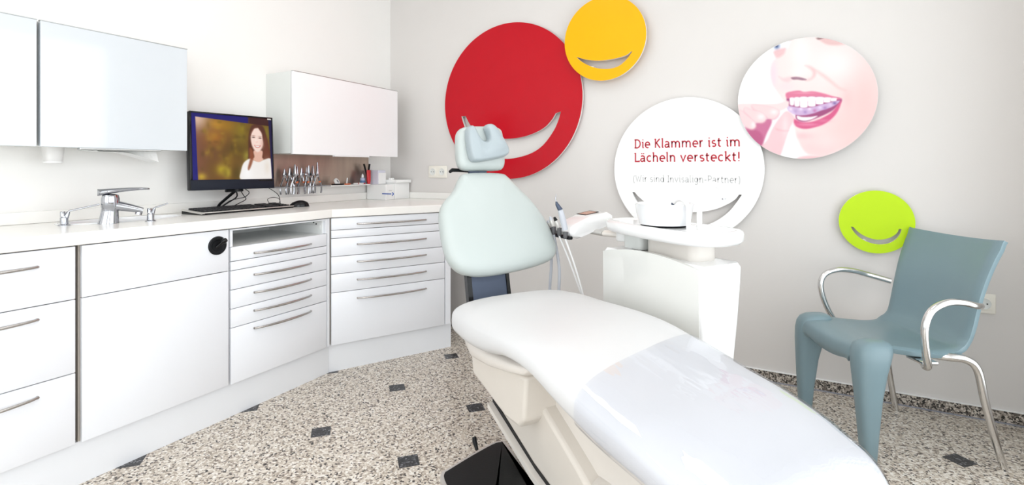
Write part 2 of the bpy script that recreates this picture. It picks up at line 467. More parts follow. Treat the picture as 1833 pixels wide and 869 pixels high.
# ceiling lamps (out of frame, they light the room)
for i, (lx, ly) in enumerate(((-1.25, 1.75), (0.15, 1.85), (-1.25, 0.1), (0.15, 0.1))):
    t = thing('ceiling_lamp', ['square ceiling lamp panel nearest the red board corner', 'square ceiling lamp panel above the blue chair side', 'square ceiling lamp panel above the sink side near the viewer', 'square ceiling lamp panel above the viewer by the window'][i], 'lamp', (lx, ly, CEIL), group='square ceiling lamp panels')
    b = B(); s = .31
    b.box((-s, -s, -.05), (-s + .02, s, 0)); b.box((s - .02, -s, -.05), (s, s, 0)); b.box((-s + .02, -s, -.05), (s - .02, -s + .02, 0)); b.box((-s + .02, s - .02, -.05), (s - .02, s, 0))
    b.build('lamp_frame', 'alu_edge', t)
    B().box((-s + .02, -s + .02, -.045), (s - .02, s - .02, -.035)).build('diffuser', 'lamp', t)

# ------------------------------------------------------------------ wall cabinets
XU, ZU0, ZU1 = -2.374, 1.170, 1.629
def wall_cabinet(y0, y1, label, front, grip):
    t = thing('wall_cabinet', label, 'cabinet', (LW, (y0 + y1) / 2, ZU0), group='white wall cabinets')
    B().box((LW, y0 + .001, ZU0 + .004), (XU - .022, y1 - .001, ZU1), .001, 1).build('body', 'carcass_side', t, world=True)
    d = B().box((XU - .018, y0 + .001, ZU0), (XU, y1 - .001, ZU1 - .002), .0015, 2).build('door', front, t, world=True)
    B().box((XU - .0175, y0, ZU1 - .0018), (XU + .0005, y1, ZU1 + .0012)).build('edge_strip', 'alu_edge', d, world=True)
    B().box((XU - .021, y0 + .0015, ZU0 + .001), (XU - .0185, y0 + .006, ZU1 - .003)).build('door_seal', 'alu_edge', d, world=True)
    if grip:
        B().box((XU - .016, grip[0], ZU0 - .008), (XU + .008, grip[1], ZU0 - .0005), .003, 2).build('grip', 'alu_edge' if front == 'gloss' else 'satin', d, world=True)
    return t
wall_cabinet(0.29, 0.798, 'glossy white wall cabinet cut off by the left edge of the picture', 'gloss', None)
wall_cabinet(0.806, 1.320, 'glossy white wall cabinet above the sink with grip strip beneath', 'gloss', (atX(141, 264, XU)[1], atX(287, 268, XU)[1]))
wall_cabinet(1.879, 2.731, 'satin white wall cabinet above the row of pliers', 'satin', (atX(598, 279, XU)[1], atX(660, 282, XU)[1]))
B().box((LW, .7985, ZU0 + .005), (XU - .03, .8055, ZU1 - .005)).build('gap_shade_strip', 'black')  # black strip put in to darken the gap as shade would
tag(bpy.data.objects['gap_shade_strip'], 'black strip standing in for shade in the gap between the two glossy wall cabinets', 'shade strip')

# ------------------------------------------------------------------ base cabinets
XF, ZB, ZT = -2.12, 0.150, 0.828
def bow_handle(parent, y0, y1, z, x0=0.0, sag=.004):
    """slim bowed bar handle on a front at local x = x0"""
    pts = []; rad = []
    for i in range(17):
        s_ = i / 16; k = math.sin(PI * s_)
        pts.append((x0 + .004 + .024 * k ** 0.6, y0 + (y1 - y0) * s_, z))
        rad.append(.0052 + .0016 * k)
    b = B(); b.tube(pts, rad, 8, flat=.85)
    for yy, s_ in ((y0, 1), (y1, -1)):
        b.cyl((x0 + .0002, yy, z), (x0 + .006, yy, z), .0052, .0048, 10)
    return b.build('handle', 'handle', parent, smooth=60)

def front_panel(t, name, y0, y1, z0, z1, m='lacquer'):
    g = .0016
    return B().box((-.018, y0 + g, z0 + g), (0, y1 - g, z1 - g), .0012, 2).build(name, m, t, smooth=40)

def base_unit(label, origin, rotz, width, rows, depth=.46, slot=None, filler=0.0, hollow=False):
    """rows: (kind, z0, z1, handle_z or None); local x=0 is the front face"""
    t = thing('base_cabinet', label, 'cabinet', origin, rotz, 'white base cabinets')
    b = B(); bz = ZB; top = ZT - .002; X1 = -.0195
    if slot or hollow:
        b.box((-depth, .0005, bz), (X1, .018, top)); b.box((-depth, width - .018, bz), (X1, width - .0005, top))
        b.box((-depth, .018, bz), (-depth + .012, width - .018, top)); b.box((-depth + .012, .018, bz), (X1, width - .018, bz + .018))
        if slot:
            b.box((-depth + .012, .018, slot[0] - .012), (X1, width - .018, slot[0] - .002))
            b.box((-depth + .012, .018, bz + .018), (X1 - .002, width - .018, slot[0] - .012))
            b.box((-depth + .012, .018, slot[1]), (-.02, width - .018, top))
        b.build('body', 'carcass_white' if slot else 'carcass', t)
    else:
        b.box((-depth, .0005, bz), (X1, width - .0005, top)).build('body', 'carcass', t)
    if filler:
        B().box((-.02, width + .0005, bz), (0, width + filler, top), .0008, 1).build('filler_strip', 'lacquer', t)
        B().box((-depth, width + .001, bz), (-.0205, width + filler - .001, top)).build('side_panel', 'lacquer', t)
    for kind, z0, z1, hz, hy in rows:
        p = front_panel(t, kind, .003, width - .003, z0, z1)
        if hz: bow_handle(p, hy[0], hy[1], hz)
    return t
# left drawer unit, cut by the picture edge
HY = (.108, .425)
base_unit('white three-drawer base cabinet cut off by the left picture edge', (XF, .287, 0), 0, .530,
          [('drawer', .646, .827, .773, HY), ('drawer', .396, .646, .603, HY), ('drawer', .152, .396, .352, HY)])
us = base_unit('white sink base cabinet with plain door and black pull knob', (XF, .8265, 0), 0, .5285,
          [('apron_panel', .646, .827, None, None), ('door', .150, .646, None, None)], hollow=True)
HY = (.113, .424)
u2 = base_unit('white five-drawer base cabinet with an open slot under the worktop', (XF, 1.357, 0), 0, .531,
          [('drawer', .684, .748, .707, HY), ('fixed_strip', .644, .684, None, None), ('drawer', .560, .644, .609, HY), ('drawer', .477, .560, .528, HY),
           ('drawer', .394, .477, .446, HY), ('drawer', .148, .394, .366, HY)], slot=(.748, .818))
# frame posts and fittings of the open slot
b = B(); b.box((-.02, .0008, .7485), (0, .012, ZT - .003), .0008, 1); b.box((-.02, .519, .7485), (0, .530, ZT - .003), .0008, 1); b.box((-.02, .012, .819), (0, .519, ZT - .003), .0006, 1)
b.build('slot_frame', 'lacquer', u2)
B().box((-.04, .5325, ZB), (-.0015, .5475, ZT - .002), .001, 1).build('corner_post', 'lacquer', u2)
for yy in (.0195, .5105):
    b = B()
    b.box((-.40, yy - .0015, .772), (-.03, yy + .0015, .790)); b.build('drawer_rail', 'carcass_white', u2)
    for k in (0, 1): B().cyl((-.06 - .02 * k, yy - .003, .797 + .006 * k), (-.06 - .02 * k, yy + .003, .797 + .006 * k), .0028, n=10).build('rail_hole', 'black', u2)
B().box((-.018, .0125, .7485), (-.008, .0165, .758)).build('rail_catch', 'black', u2)
# angled unit towards the corner
PHI = math.radians(28.6)
UD = np.array([math.sin(PHI), math.cos(PHI), 0]); UN = np.array([math.cos(PHI), -math.sin(PHI), 0])
K0 = np.array([-2.148, 1.913, 0])
O3 = K0 + UN * .025 + UD * .010
HY = (.143, .543)
u3 = base_unit('white five-drawer base cabinet set at an angle beside the treatment chair', tuple(O3), -PHI, .669,
          [('drawer', .761, .827, .789, HY), ('fixed_strip', .717, .761, None, None), ('drawer', .620, .717, .678, HY), ('drawer', .527, .620, .583, HY),
           ('drawer', .428, .527, .485, HY), ('drawer', .148, .428, .384, HY)], depth=.40, filler=.036)
# black pull knob on the sink unit
kp = atX(389, 440, XF)
ap = [c for c in us.children if c.name.startswith('apron_panel')][0]
ky, kz = kp[1] - .8265, kp[2]
MX = Matrix.Translation((0, ky, kz)) @ Matrix.Rotation(PI / 2, 4, 'Y')
b = B(); b.lathe([(.0395, .0002), (.0395, .003), (.036, .006), (.026, .006), (.022, .002), (.006, .002)], n=36, mtx=MX); rosette = b.build('knob_rosette', 'black', ap, smooth=40)
b = B(); b.tube([(.002, ky - .004, kz - .006), (.014, ky + .004, kz + .006), (.024, ky + .010, kz + .017)], [.0075, .007, .0085], 12); b.tube([(.024, ky + .010, kz + .017), (.030, ky + .013, kz + .021), (.036, ky + .016, kz + .025)], [.0105, .0115, .0085], 14)
b.build('knob_grip', 'black_gloss', rosette, smooth=40)

# plinths
pl = B().box((LW + .1, .287, 0), (-2.142, 1.9155, ZB - .001)).build('plinth', 'plinth'); tag(pl, 'long white plinth under the straight base cabinets', 'plinth')
t3 = thing('plinth', 'white plinth under the angled base cabinet', 'plinth', tuple(K0 + UD * .005), -PHI)
B().box((-.012, 0, 0), (.0, .724, ZB - .001)).build('plinth_board', 'plinth', t3)
B().box((-.38, .712, 0), (-.012, .724, ZB - .001)).build('plinth_return', 'plinth', t3)

# worktop with oval cut-out
XC = -2.106; ZC0, ZC1 = .830, .874
bend_f = K0 + UN * .040 ; end_f = bend_f + UD * .745
ybend = bend_f[1] - (bend_f[0] - XC) / UD[0] * UD[1]
outer = [(LW, .287), (XC, .287), (XC, ybend), (end_f[0], end_f[1]), (end_f[0] + .015, end_f[1] + .03), (end_f[0] + .0, BW), (LW, BW)]
SX, SY, SRX, SRY = -2.452, 1.105, .098, .222
hole = [(SX + SRX * math.cos(t_), SY + SRY * math.sin(t_)) for t_ in np.linspace(0, 2 * PI, 49)[:-1]]
wt = thing('worktop', 'long off-white worktop with rounded front edge and upstand', 'worktop', (LW, 1.4, ZC0))
wb = B().prism(outer, [hole], ZC1 - ZC0, lambda a, b_, hh: (a, b_, ZC0 + hh))
wo = wb.build('slab', 'worktop', wt, world=True)
bv = wo.modifiers.new('bevel', 'BEVEL'); bv.width = .004; bv.segments = 3; bv.limit_method = 'ANGLE'; bv.angle_limit = math.radians(50)
us_ = thing('upstand', 'low white upstand strip between worktop and walls', 'upstand', (LW, 1.4, ZC1))
for lo_, hi_ in (((LW, .287, ZC1 + .0002), (LW + .016, BW - .016, .9215)), ((LW, BW - .016, ZC1 + .0002), (end_f[0] - .02, BW, .9185))):
    B().box(lo_, hi_, .003, 2).build('upstand_strip', 'worktop', us_, world=True)

# ------------------------------------------------------------------ sink, taps
sk_ = thing('sink', 'oval white basin set into the worktop below the tap', 'sink', (SX, SY, ZC1))
pr = [(1.05, .0003), (1.05, .003), (1.0, .004), (.965, -.001), (.95, -.05), (.86, -.085), (.5, -.098), (.12, -.1), (.12, -.106), (.55, -.104), (.9, -.09), (.985, -.05), (.985, .0003)]
ringsl = [[(SRX * k * math.cos(2 * PI * i / 48), SRY * (1 + (k - 1) * .5 if k > 1 else k) * math.sin(2 * PI * i / 48), z) for i in range(48)] for k, z in pr]
B().rings(ringsl, False, False).build('basin', 'ceramic', sk_, smooth=50)
B().lathe([(.004, -.0995), (.02, -.0985), (.018, -.096), (.004, -.097)], n=20).build('drain', 'chrome', sk_, smooth=40)

def rotm(loc, rz): return Matrix.Translation(loc) @ Matrix.Rotation(rz, 4, 'Z')
# main mixer tap: local x = spout direction
fx, fy = -2.335, 1.000
tp = thing('mixer_tap', 'chrome single-lever mixer tap beside the basin', 'tap', (fx, fy, ZC1), math.radians(68))
b = B()
body = []
for z, cx, rx, ry in ((0, 0, .034, .030), (.004, 0, .034, .030), (.02, .002, .031, .027), (.045, .004, .028, .025), (.062, .005, .027, .025), (.066, .006, .030, .028), (.10, .006, .029, .027), (.112, .006, .026, .024), (.116, .006, .018, .017)):
    body.append([(cx + rx * math.cos(2 * PI * i / 28), ry * math.sin(2 * PI * i / 28), z) for i in range(28)])
b.rings(body); b.build('tap_body', 'chrome', tp, smooth=40)
b = B(); rr = []
for s_ in np.linspace(0, 1, 9):
    x = .0 + .108 * s_; z = .074 - .020 * s_ - .008 * s_ ** 2; a_ = .024 - .007 * s_; hh = .021 - .010 * s_
    rr.append([(x + .35 * hh * math.sin(2 * PI * i / 20), a_ * math.cos(2 * PI * i / 20), z + hh * math.sin(2 * PI * i / 20)) for i in range(20)])
b.rings(rr); sp_ = b.build('spout', 'chrome', tp, smooth=50)
B().cyl((.098, 0, .044), (.094, 0, .030), .012, .012, 20).build('aerator', 'steel', sp_, smooth=40)
b = B(); rr = []
for s_, hw, zz in ((0, .008, .1265), (.06, .024, .127), (.2, .030, .130), (.4, .030, .133), (.6, .026, .135), (.8, .019, .136), (.95, .012, .135), (1, .004, .134)):
    x = -.034 + .165 * s_
    th = .013 * (1 - s_ * .7)
    rr.append([(x, hw * math.cos(2 * PI * i / 16), zz - th * .3 + th * math.sin(2 * PI * i / 16)) for i in range(16)])
b.rings(rr); b.build('lever', 'chrome', tp, smooth=60)

def lever_valve(loc, rz, label, rod, rise):
    t = thing('lever_valve', label, 'valve', loc, rz)
    b = B(); b.lathe([(.019, 0), (.019, .003), (.013, .006), (.0125, .03), (.010, .032), (.010, .036)], n=20); b.lathe([(.008, .034), (.008, .052), (.0065, .054)], c=(-.004, 0, 0), n=16)
    b.build('valve_body', 'chrome', t, smooth=40)
    b = B(); b.tube([(.006, 0, .030), (.012, 0, .050), (.016, 0, .055), (rod, 0, .055 + rise)], [.008, .006, .0035, .003], 10); b.build('lever_rod', 'chrome', t, smooth=50)
    return t
lever_valve((-2.40, .885, ZC1), math.radians(62), 'small chrome valve with long lever rod left of the tap', .105, .022)
lever_valve((-2.285, 1.125, ZC1), math.radians(75), 'small chrome valve with short lever rod right of the tap', .060, .016)

# ------------------------------------------------------------------ things under the wall cabinet
cx_ = -2.50; p0 = atX(95, 280, cx_)
t = thing('cup_dispenser', 'frosted white cup dispenser below the sink cabinet', 'dispenser', (cx_, p0[1], ZU0))
s1 = (atX(93, 292.5, cx_)[2] - ZU0)
b = B(); b.rings([[(x, y, z) for x, y in sup(28, .033 * k, .031 * k, 3.2)] for k, z in ((1, .0038), (.98, -.01), (.85, s1 + .012), (.80, s1 + .003), (.76, s1))], True, True)
b.build('cup_holder', 'translucent', t, smooth=50)
B().rings([[(x, y, z) for x, y in sup(28, .033 * k, .031 * k, 3.2)] for k, z in ((.87, s1 + .007), (.88, s1 + .004), (.82, s1 + .001))], False, False).build('rim', 'plastic_white', t, smooth=50)
cx_ = -2.47
ya, yb_ = atX(165, 272, cx_)[1], atX(272, 285, cx_)[1]
t = thing('towel_dispenser', 'flat white paper towel dispenser hanging under the sink cabinet', 'dispenser', (cx_, (ya + yb_) / 2, ZU0))
B().box((cx_ - .10, ya - .01, ZU0 - .006), (cx_ + .07, yb_ + .004, ZU0 + .0035), .002).build('tray', 'carcass_side', t, world=True)
b = B(); z1_ = atX(272, 291.5, cx_)[2]
top = []; bot = []
for i in range(15):
    s_ = i / 14; yy = ya + (yb_ - ya) * s_
    zz = ZU0 - .012 - (ZU0 - .012 - z1_) * (max(0, (s_ - .35)) / .65) ** 1.4 * .95
    top.append((yy, zz))
rr = [[(cx_ - .05, yy, ZU0 - .007), (cx_ + .035, yy, ZU0 - .007), (cx_ + .055, yy, zz), (cx_ - .05, yy, zz + .002)] for yy, zz in top]
b.rings(rr); b.build('paper_towel', 'plastic_white', t, world=True)

# ------------------------------------------------------------------ monitor
MW, MH = .412, .379
mphi = math.radians(6.1); mtilt = math.radians(3.0)
ML = np.array([-2.458, 1.384]); md = np.array([math.sin(mphi), math.cos(mphi)])
mc = ML + md * MW / 2
ROOTX = -2.50
mon = thing('monitor', 'black desktop monitor showing a smiling woman in a garden', 'monitor', (ROOTX, mc[1], ZC1), 0)
MM = Matrix.Translation((mc[0], mc[1], .986)) @ Matrix.Rotation(-mphi, 4, 'Z') @ Matrix.Rotation(-mtilt, 4, 'Y')
def mw(x, y, z): return MM @ Vector((x, y, z))
b = B(); b.box((-.045, -MW / 2, 0), (-.008, MW / 2, MH), .006, 3, MM); b.build('casing', 'black', mon, world=True, smooth=40)
LBZ, TBZ, RBZ, BBZ = .020, .026, .012, .050
b = B()
b.box((-.0095, -MW / 2, 0), (0, MW / 2, BBZ), .003, 2, MM)
b.build('lower_bezel', 'navy_black', mon, world=True, smooth=40)
b = B(); b.box((-.0095, -MW / 2, BBZ), (0, -MW / 2 + .009, MH), .002, 2, MM); b.box((-.0095, MW / 2 - .006, BBZ), (0, MW / 2, MH), .002, 2, MM); b.box((-.0095, -MW / 2 + .009, MH - .008), (0, MW / 2 - .006, MH), .002, 2, MM)
b.build('bezel', 'black_gloss', mon, world=True, smooth=40)
B().box((-.001, MW / 2 - .085, BBZ - .011), (.0015, MW / 2 - .008, BBZ - .003), .0014, 2, MM).build('button_bar', 'silver' if False else 'black_gloss', mon, world=True)
B().box((-.001, MW / 2 - .030, MH - .014), (.0008, MW / 2 - .010, MH - .007), 0, 2, MM).build('sticker', 'silver', mon, world=True)

# ---- painting helper for flat prints (target-picture coordinates)
def poly_mask(px, py, pts, soft, smooth=True):
    pts = catmull(pts, 5) if smooth else pts
    P = np.array(pts); n = len(P)
    inside = np.zeros(px.shape, bool); d2 = np.full(px.shape, 1e9)
    for i in range(n):
        x1, y1 = P[i]; x2, y2 = P[(i + 1) % n]
        if abs(y2 - y1) > 1e-9:
            c_ = ((y1 > py) != (y2 > py)) & (px < (x2 - x1) * (py - y1) / (y2 - y1) + x1)
            inside ^= c_
        dx, dy = x2 - x1, y2 - y1; L2 = dx * dx + dy * dy + 1e-12
        t_ = np.clip(((px - x1) * dx + (py - y1) * dy) / L2, 0, 1)
        d2 = np.minimum(d2, (px - x1 - t_ * dx) ** 2 + (py - y1 - t_ * dy) ** 2)
    sd = np.where(inside, np.sqrt(d2), -np.sqrt(d2))
    return np.clip(sd / soft * .5 + .5, 0, 1)
def blob(px, py, cx, cy, rx, ry): return np.exp(-(((px - cx) / rx) ** 2 + ((py - cy) / ry) ** 2))
class Paint:
    def __init__(s, px, py, base):
        s.px, s.py = px, py; s.c = np.ones(px.shape + (3,)) * np.array(base) / 255.0
    def mix(s, m, col, a=1.0):
        m = (m * a)[..., None]; s.c = s.c * (1 - m) + np.array(col) / 255.0 * m
    def poly(s, pts, col, soft=3, a=1.0, smooth=True): s.mix(poly_mask(s.px, s.py, pts, soft, smooth), col, a)
    def blob(s, cx, cy, rx, ry, col, a=1.0): s.mix(blob(s.px, s.py, cx, cy, rx, ry), col, a)
    def linear(s):
        c = np.clip(s.c, 0, 1)
        return np.where(c <= .04045, c / 12.92, ((c + .055) / 1.055) ** 2.4)
def print_mesh(name, pts, lin, nu, nv, m, parent, keep=None):
    """pts (nu*nv,3) local coords, lin (nu*nv,3) linear colours"""
    me = bpy.data.meshes.new(name)
    faces = []
    for i in range(nu - 1):
        for j in range(nv - 1):
            q = (i * nv + j, (i + 1) * nv + j, (i + 1) * nv + j + 1, i * nv + j + 1)
            if keep is None or all(keep[k] for k in q): faces.append(q)
    me.from_pydata([tuple(p) for p in pts], [], faces)
    at = me.color_attributes.new('print', 'FLOAT_COLOR', 'POINT')
    at.data.foreach_set('color', np.concatenate([lin, np.ones((len(lin), 1))], 1).astype(np.float32).ravel())
    me.materials.append(M[m])
    o = bpy.data.objects.new(name, me); C.objects.link(o); o.parent = parent
    return o
# picture on the screen
nu, nv = 190, 170
ys = np.linspace(-MW / 2 + .009, MW / 2 - .006, nu); zs = np.linspace(BBZ, MH - .008, nv)
gy_, gz_ = np.meshgrid(ys, zs, indexing='ij')
mm = np.array(MM)
PW = np.stack([np.full(gy_.shape, -.004), gy_, gz_, np.ones(gy_.shape)], -1) @ mm.T
# paint in screen proportions: u 0..948, v 0..869 (a 3.95x enlargement of the photo)
su = (gy_ - ys[0]) / (ys[-1] - ys[0]); sv = 1 - (gz_ - zs[0]) / (zs[-1] - zs[0])
X0, X1_, Y0, Y1_ = 103, 662, 92, 562
px = X0 + su * (X1_ - X0); py = Y0 + sv * (Y1_ - Y0)
p = Paint(px, py, (110, 78, 22))
p.blob(220, 350, 160, 400, (112, 70, 38), .9); p.blob(110, 330, 70, 330, (128, 78, 62), .85); p.blob(130, 120, 90, 90, (226, 196, 176), .9)
p.blob(270, 160, 60, 40, (205, 150, 40), .7); p.blob(350, 170, 70, 60, (170, 125, 25), .6); p.blob(250, 260, 60, 60, (190, 120, 30), .6); p.blob(430, 240, 60, 110, (128, 108, 28), .8)
p.blob(400, 350, 110, 60, (82, 62, 12), .6); p.blob(290, 490, 40, 40, (200, 180, 40), .8); p.blob(330, 510, 26, 40, (215, 200, 60), .7); p.blob(330, 430, 50, 50, (150, 120, 30), .5); p.blob(160, 540, 30, 26, (205, 175, 50), .8)
p.blob(470, 390, 26, 40, (170, 160, 60), .7); p.blob(440, 180, 30, 40, (150, 130, 20), .6); p.blob(400, 520, 40, 60, (70, 60, 8), .6); p.blob(230, 500, 40, 80, (110, 80, 20), .5); p.blob(620, 200, 30, 60, (128, 118, 30), .7)
for k in range(60):
    bx_, by_ = 160 + 340 * random.random(), 120 + 440 * random.random()
    p.blob(bx_, by_, 8 + 16 * random.random(), 10 + 22 * random.random(), random.choice([(180, 150, 40), (90, 66, 14), (140, 110, 24), (66, 50, 10)]), .28)
# hair behind
p.poly([(520, 148), (560, 140), (600, 160), (622, 230), (640, 330), (648, 410), (600, 415), (560, 390), (510, 410), (500, 450), (480, 490), (468, 470), (478, 420), (482, 330), (486, 240), (500, 175)], (84, 44, 28), 6)
p.poly([(598, 210), (622, 250), (640, 340), (646, 408), (600, 410), (585, 380), (600, 320)], (110, 56, 34), 10, .8)
p.poly([(490, 330), (512, 340), (520, 400), (500, 440), (478, 490), (470, 465), (486, 410)], (150, 80, 48), 8, .8)
# blouse, neck
p.poly([(418, 560), (424, 500), (445, 440), (490, 408), (540, 425), (600, 412), (640, 402), (652, 430), (656, 562), (500, 566)], (240, 236, 232), 5)
p.blob(620, 470, 26, 60, (226, 214, 200), .6); p.blob(470, 520, 40, 60, (252, 252, 252), .7)
p.poly([(522, 345), (585, 345), (584, 395), (592, 412), (560, 432), (520, 420), (512, 408), (524, 392)], (226, 180, 160), 5)
# face
p.poly([(512, 190), (538, 165), (566, 172), (588, 210), (594, 262), (590, 305), (574, 340), (552, 355), (530, 345), (512, 315), (502, 270), (502, 225)], (246, 218, 206), 6)
p.poly([(500, 232), (508, 180), (536, 150), (556, 168), (530, 176), (512, 205)], (92, 48, 30), 5, .9)
p.poly([(556, 160), (580, 168), (604, 220), (602, 300), (592, 262), (586, 212), (566, 180)], (84, 42, 28), 5, .9)
p.blob(586, 290, 14, 40, (222, 178, 160), .6)
for ex, ey in ((522, 243), (571, 247)):
    p.blob(ex, ey, 11, 4.5, (66, 44, 38), .95); p.blob(ex, ey - 13, 14, 3, (120, 84, 66), .6)
p.blob(545, 278, 9, 4, (222, 176, 160), .7); p.blob(540, 265, 5, 14, (252, 232, 222), .6)
p.poly([(526, 302), (548, 306), (574, 303), (566, 318), (548, 323), (534, 317)], (198, 116, 108), 3); p.poly([(531, 306), (549, 309), (568, 307), (560, 315), (548, 317), (538, 314)], (250, 246, 242), 2.5)
p.poly([(490, 420), (505, 380), (516, 400), (506, 445), (484, 492), (474, 480)], (136, 70, 42), 6, .85)
# blue border of the displayed desktop
p.mix((np.clip((128 + (py - 100) * .018 - px) / 3 + .5, 0, 1)), (16, 8, 112)); p.mix(np.clip((116 + (px - 110) * .062 - py) / 3 + .5, 0, 1) * np.clip((500 - px) / 20, 0, 1), (22, 12, 104)); p.mix(np.clip((116 + (px - 110) * .062 - py) / 3 + .5, 0, 1) * np.clip((px - 480) / 20, 0, 1), (62, 24, 22)); p.mix(np.clip((px - 640 - (py - 150) * .035) / 3 + .5, 0, 1), (24, 14, 62))
inv = np.array(xf(mon).inverted())
PL = (PW @ inv.T)[..., :3].reshape(-1, 3)
print_mesh('screen', PL, p.linear().reshape(-1, 3), nu, nv, 'screen_print', mon)['label'] = 'lit screen with a portrait of a long-haired woman in white'
# stand: short neck and an angled easel foot
nk = mw(-.026, .02, .0)
b = B(); b.tube([nk + Vector((0, 0, .03)), nk + Vector((0, 0, -.012))], .018, 14); b.tube([nk + Vector((0.0, .03, -.006)), nk + Vector((0, -.06, -.006))], .007, 8); b.build('neck', 'black', mon, world=True, smooth=40)
b = B(); b.tube([nk + Vector((0, -.01, -.008)), Vector((-2.545, nk.y - .035, .91)), Vector((-2.562, nk.y - .045, ZC1 + .006))], [.010, .009, .009], 10, flat=.7); b.box((-2.584, nk.y - .14, ZC1 + .0004), (-2.545, nk.y + .09, ZC1 + .010), .004, 2)
b.build('stand_foot', 'black', mon, world=True, smooth=40)
def cable(pts, r, parent, m='black', k=8):
    P = catmull(pts, k, False)
    return B().tube(P, r, 7).build('cable', m, parent, smooth=60, world=True)
zc = ZC1 + .0035
def on_counter(x, y, X, dz=0): return tuple(atX(x, y, X) + np.array([0, 0, dz]))
cable([tuple(nk + Vector((-.012, .0, .0))), on_counter(424, 352, -2.53), on_counter(410, 362, -2.545), (-2.55, 1.55, zc), (-2.56, 1.50, zc)], .0035, mon)
cable([tuple(nk + Vector((-.01, .02, .0))), on_counter(436, 350, -2.52), on_counter(440, 357, -2.54), on_counter(428, 364, -2.55), (-2.57, 1.63, zc)], .0022, mon)
cable([tuple(nk + Vector((-.01, .05, .0))), on_counter(446, 345, -2.5), on_counter(438, 353, -2.51), on_counter(425, 356, -2.53), on_counter(411, 360, -2.55), (-2.575, 1.58, zc)], .002, mon)
cable([tuple(mw(-.03, MW / 2 - .02, .004)), on_counter(497, 348, -2.47), on_counter(501, 360, -2.49), on_counter(498, 366, -2.53, 0), (-2.56, 1.93, zc)], .0018, mon)

# keyboard
kb = thing('keyboard', 'black and silver keyboard lying under the monitor', 'keyboard', (-2.362, 1.379, ZC1), math.radians(2.2))
KD, KWd = .155, .508
b = B(); b.rings([[(0, 0, .0005), (-KD, 0, .0005), (-KD, 0, .018), (-KD + .02, 0, .020), (-.012, 0, .010), (0, 0, .006)], [(0, KWd, .0005), (-KD, KWd, .0005), (-KD, KWd, .018), (-KD + .02, KWd, .020), (-.012, KWd, .010), (0, KWd, .006)]])
b.build('base', 'black_gloss', kb, smooth=30)
b = B()
b.box((-.014, -.002, .0075), (.002, KWd + .002, .0125), .002, 2)
b.rings([[(0, -.003, .004), (-KD, -.003, .016), (-KD, -.003, .022), (0, -.003, .012)], [(0, .012, .004), (-KD, .012, .016), (-KD, .012, .022), (0, .012, .012)]])
b.build('trim', 'silver', kb, smooth=30)
b = B()
for r in range(6):
    x = -.026 - .0205 * r
    zz = .0105 + (-(x) - .012) / (KD - .032) * .010
    for k in range(22):
        y0 = .020 + k * .0218
        if k in (15, 19): continue
        b.box((x - .008, y0, zz - .002), (x + .008, y0 + .0175, zz + .0065), .0012, 1)
tag(b.build('keys', 'key', kb), kind='stuff')
# mouse
ms = thing('computer_mouse', 'shiny black computer mouse right of the keyboard', 'mouse', (-2.42, 1.955, ZC1), math.radians(-35))
rr = []
for s_ in np.linspace(0, 1, 15):
    x = -.055 + .11 * s_; k = max(0.02, math.sqrt(max(0, 1 - (2 * s_ - 1) ** 2)) ** .8)
    hh = .036 * (1 - (s_ - .62) ** 2 * 1.2) * k ** .8
    rr.append([(0.030 * k * math.cos(a_) , x, .0005 + max(0, hh * math.sin(a_) ** .8)) for a_ in np.linspace(0, PI, 15)])
B().rings(rr).build('mouse_shell', 'black_gloss', ms, smooth=60)
B().cyl((-.004, -.033, .0195), (.004, -.033, .0195), .006, n=14).build('wheel', 'black', ms, smooth=50)
cable([(-2.462, 1.918, zc), (-2.50, 1.90, zc), on_counter(500, 357, -2.52), on_counter(489, 353.5, -2.52), on_counter(479, 357, -2.53), on_counter(481, 364, -2.55), (-2.585, 1.86, zc)], .0016, ms)

# ------------------------------------------------------------------ steel splash panel, rail and pliers
YA, YBp = 1.80, atX(659, 300, LW)[1]
sp0 = B().box((LW, YA, .985), (LW + .003, YBp, ZU0 + .003)).build('splash_panel', 'steel_sheet'); tag(sp0, 'brushed steel splash panel between wall cabinet and shelf', 'panel')
XS = -2.515
zsh = 1.005
ZSH = atX(560, 333.5, XS)[2]
YS0, YS1 = atX(492, 333, XS)[1], atX(662, 330, XS)[1]
sh = thing('wall_shelf', 'narrow clear shelf with slotted rail below the steel panel', 'shelf', (LW, (YS0 + YS1) / 2, ZSH))
YM = atX(592, 333, XS)[1]
# slotted rail left, solid shelf right
b = B(); b.box((LW + .003, YS0, ZSH - .004), (LW + .012, YM, ZSH)); b.box((XS - .004, YS0, ZSH - .004), (XS, YM, ZSH)); b.box((LW + .012, YS0, ZSH - .004), (XS - .004, YS0 + .004, ZSH)); b.box((LW + .012, YM - .004, ZSH - .004), (XS - .004, YM, ZSH))
b.box((LW + .045, YS0 + .004, ZSH - .004), (LW + .050, YM - .004, ZSH))
b.build('rail', 'steel', sh, world=True)
B().box((LW + .003, YM + .001, ZSH - .006), (XS + .004, YS1, ZSH), .001, 1).build('shelf_board', 'plastic_white', sh, world=True)
# clear upright divider at the end of the rail
B().box((LW + .02, YM - .003, ZSH), (XS - .005, YM, ZSH + .058)).build('divider', 'glass', sh, world=True)

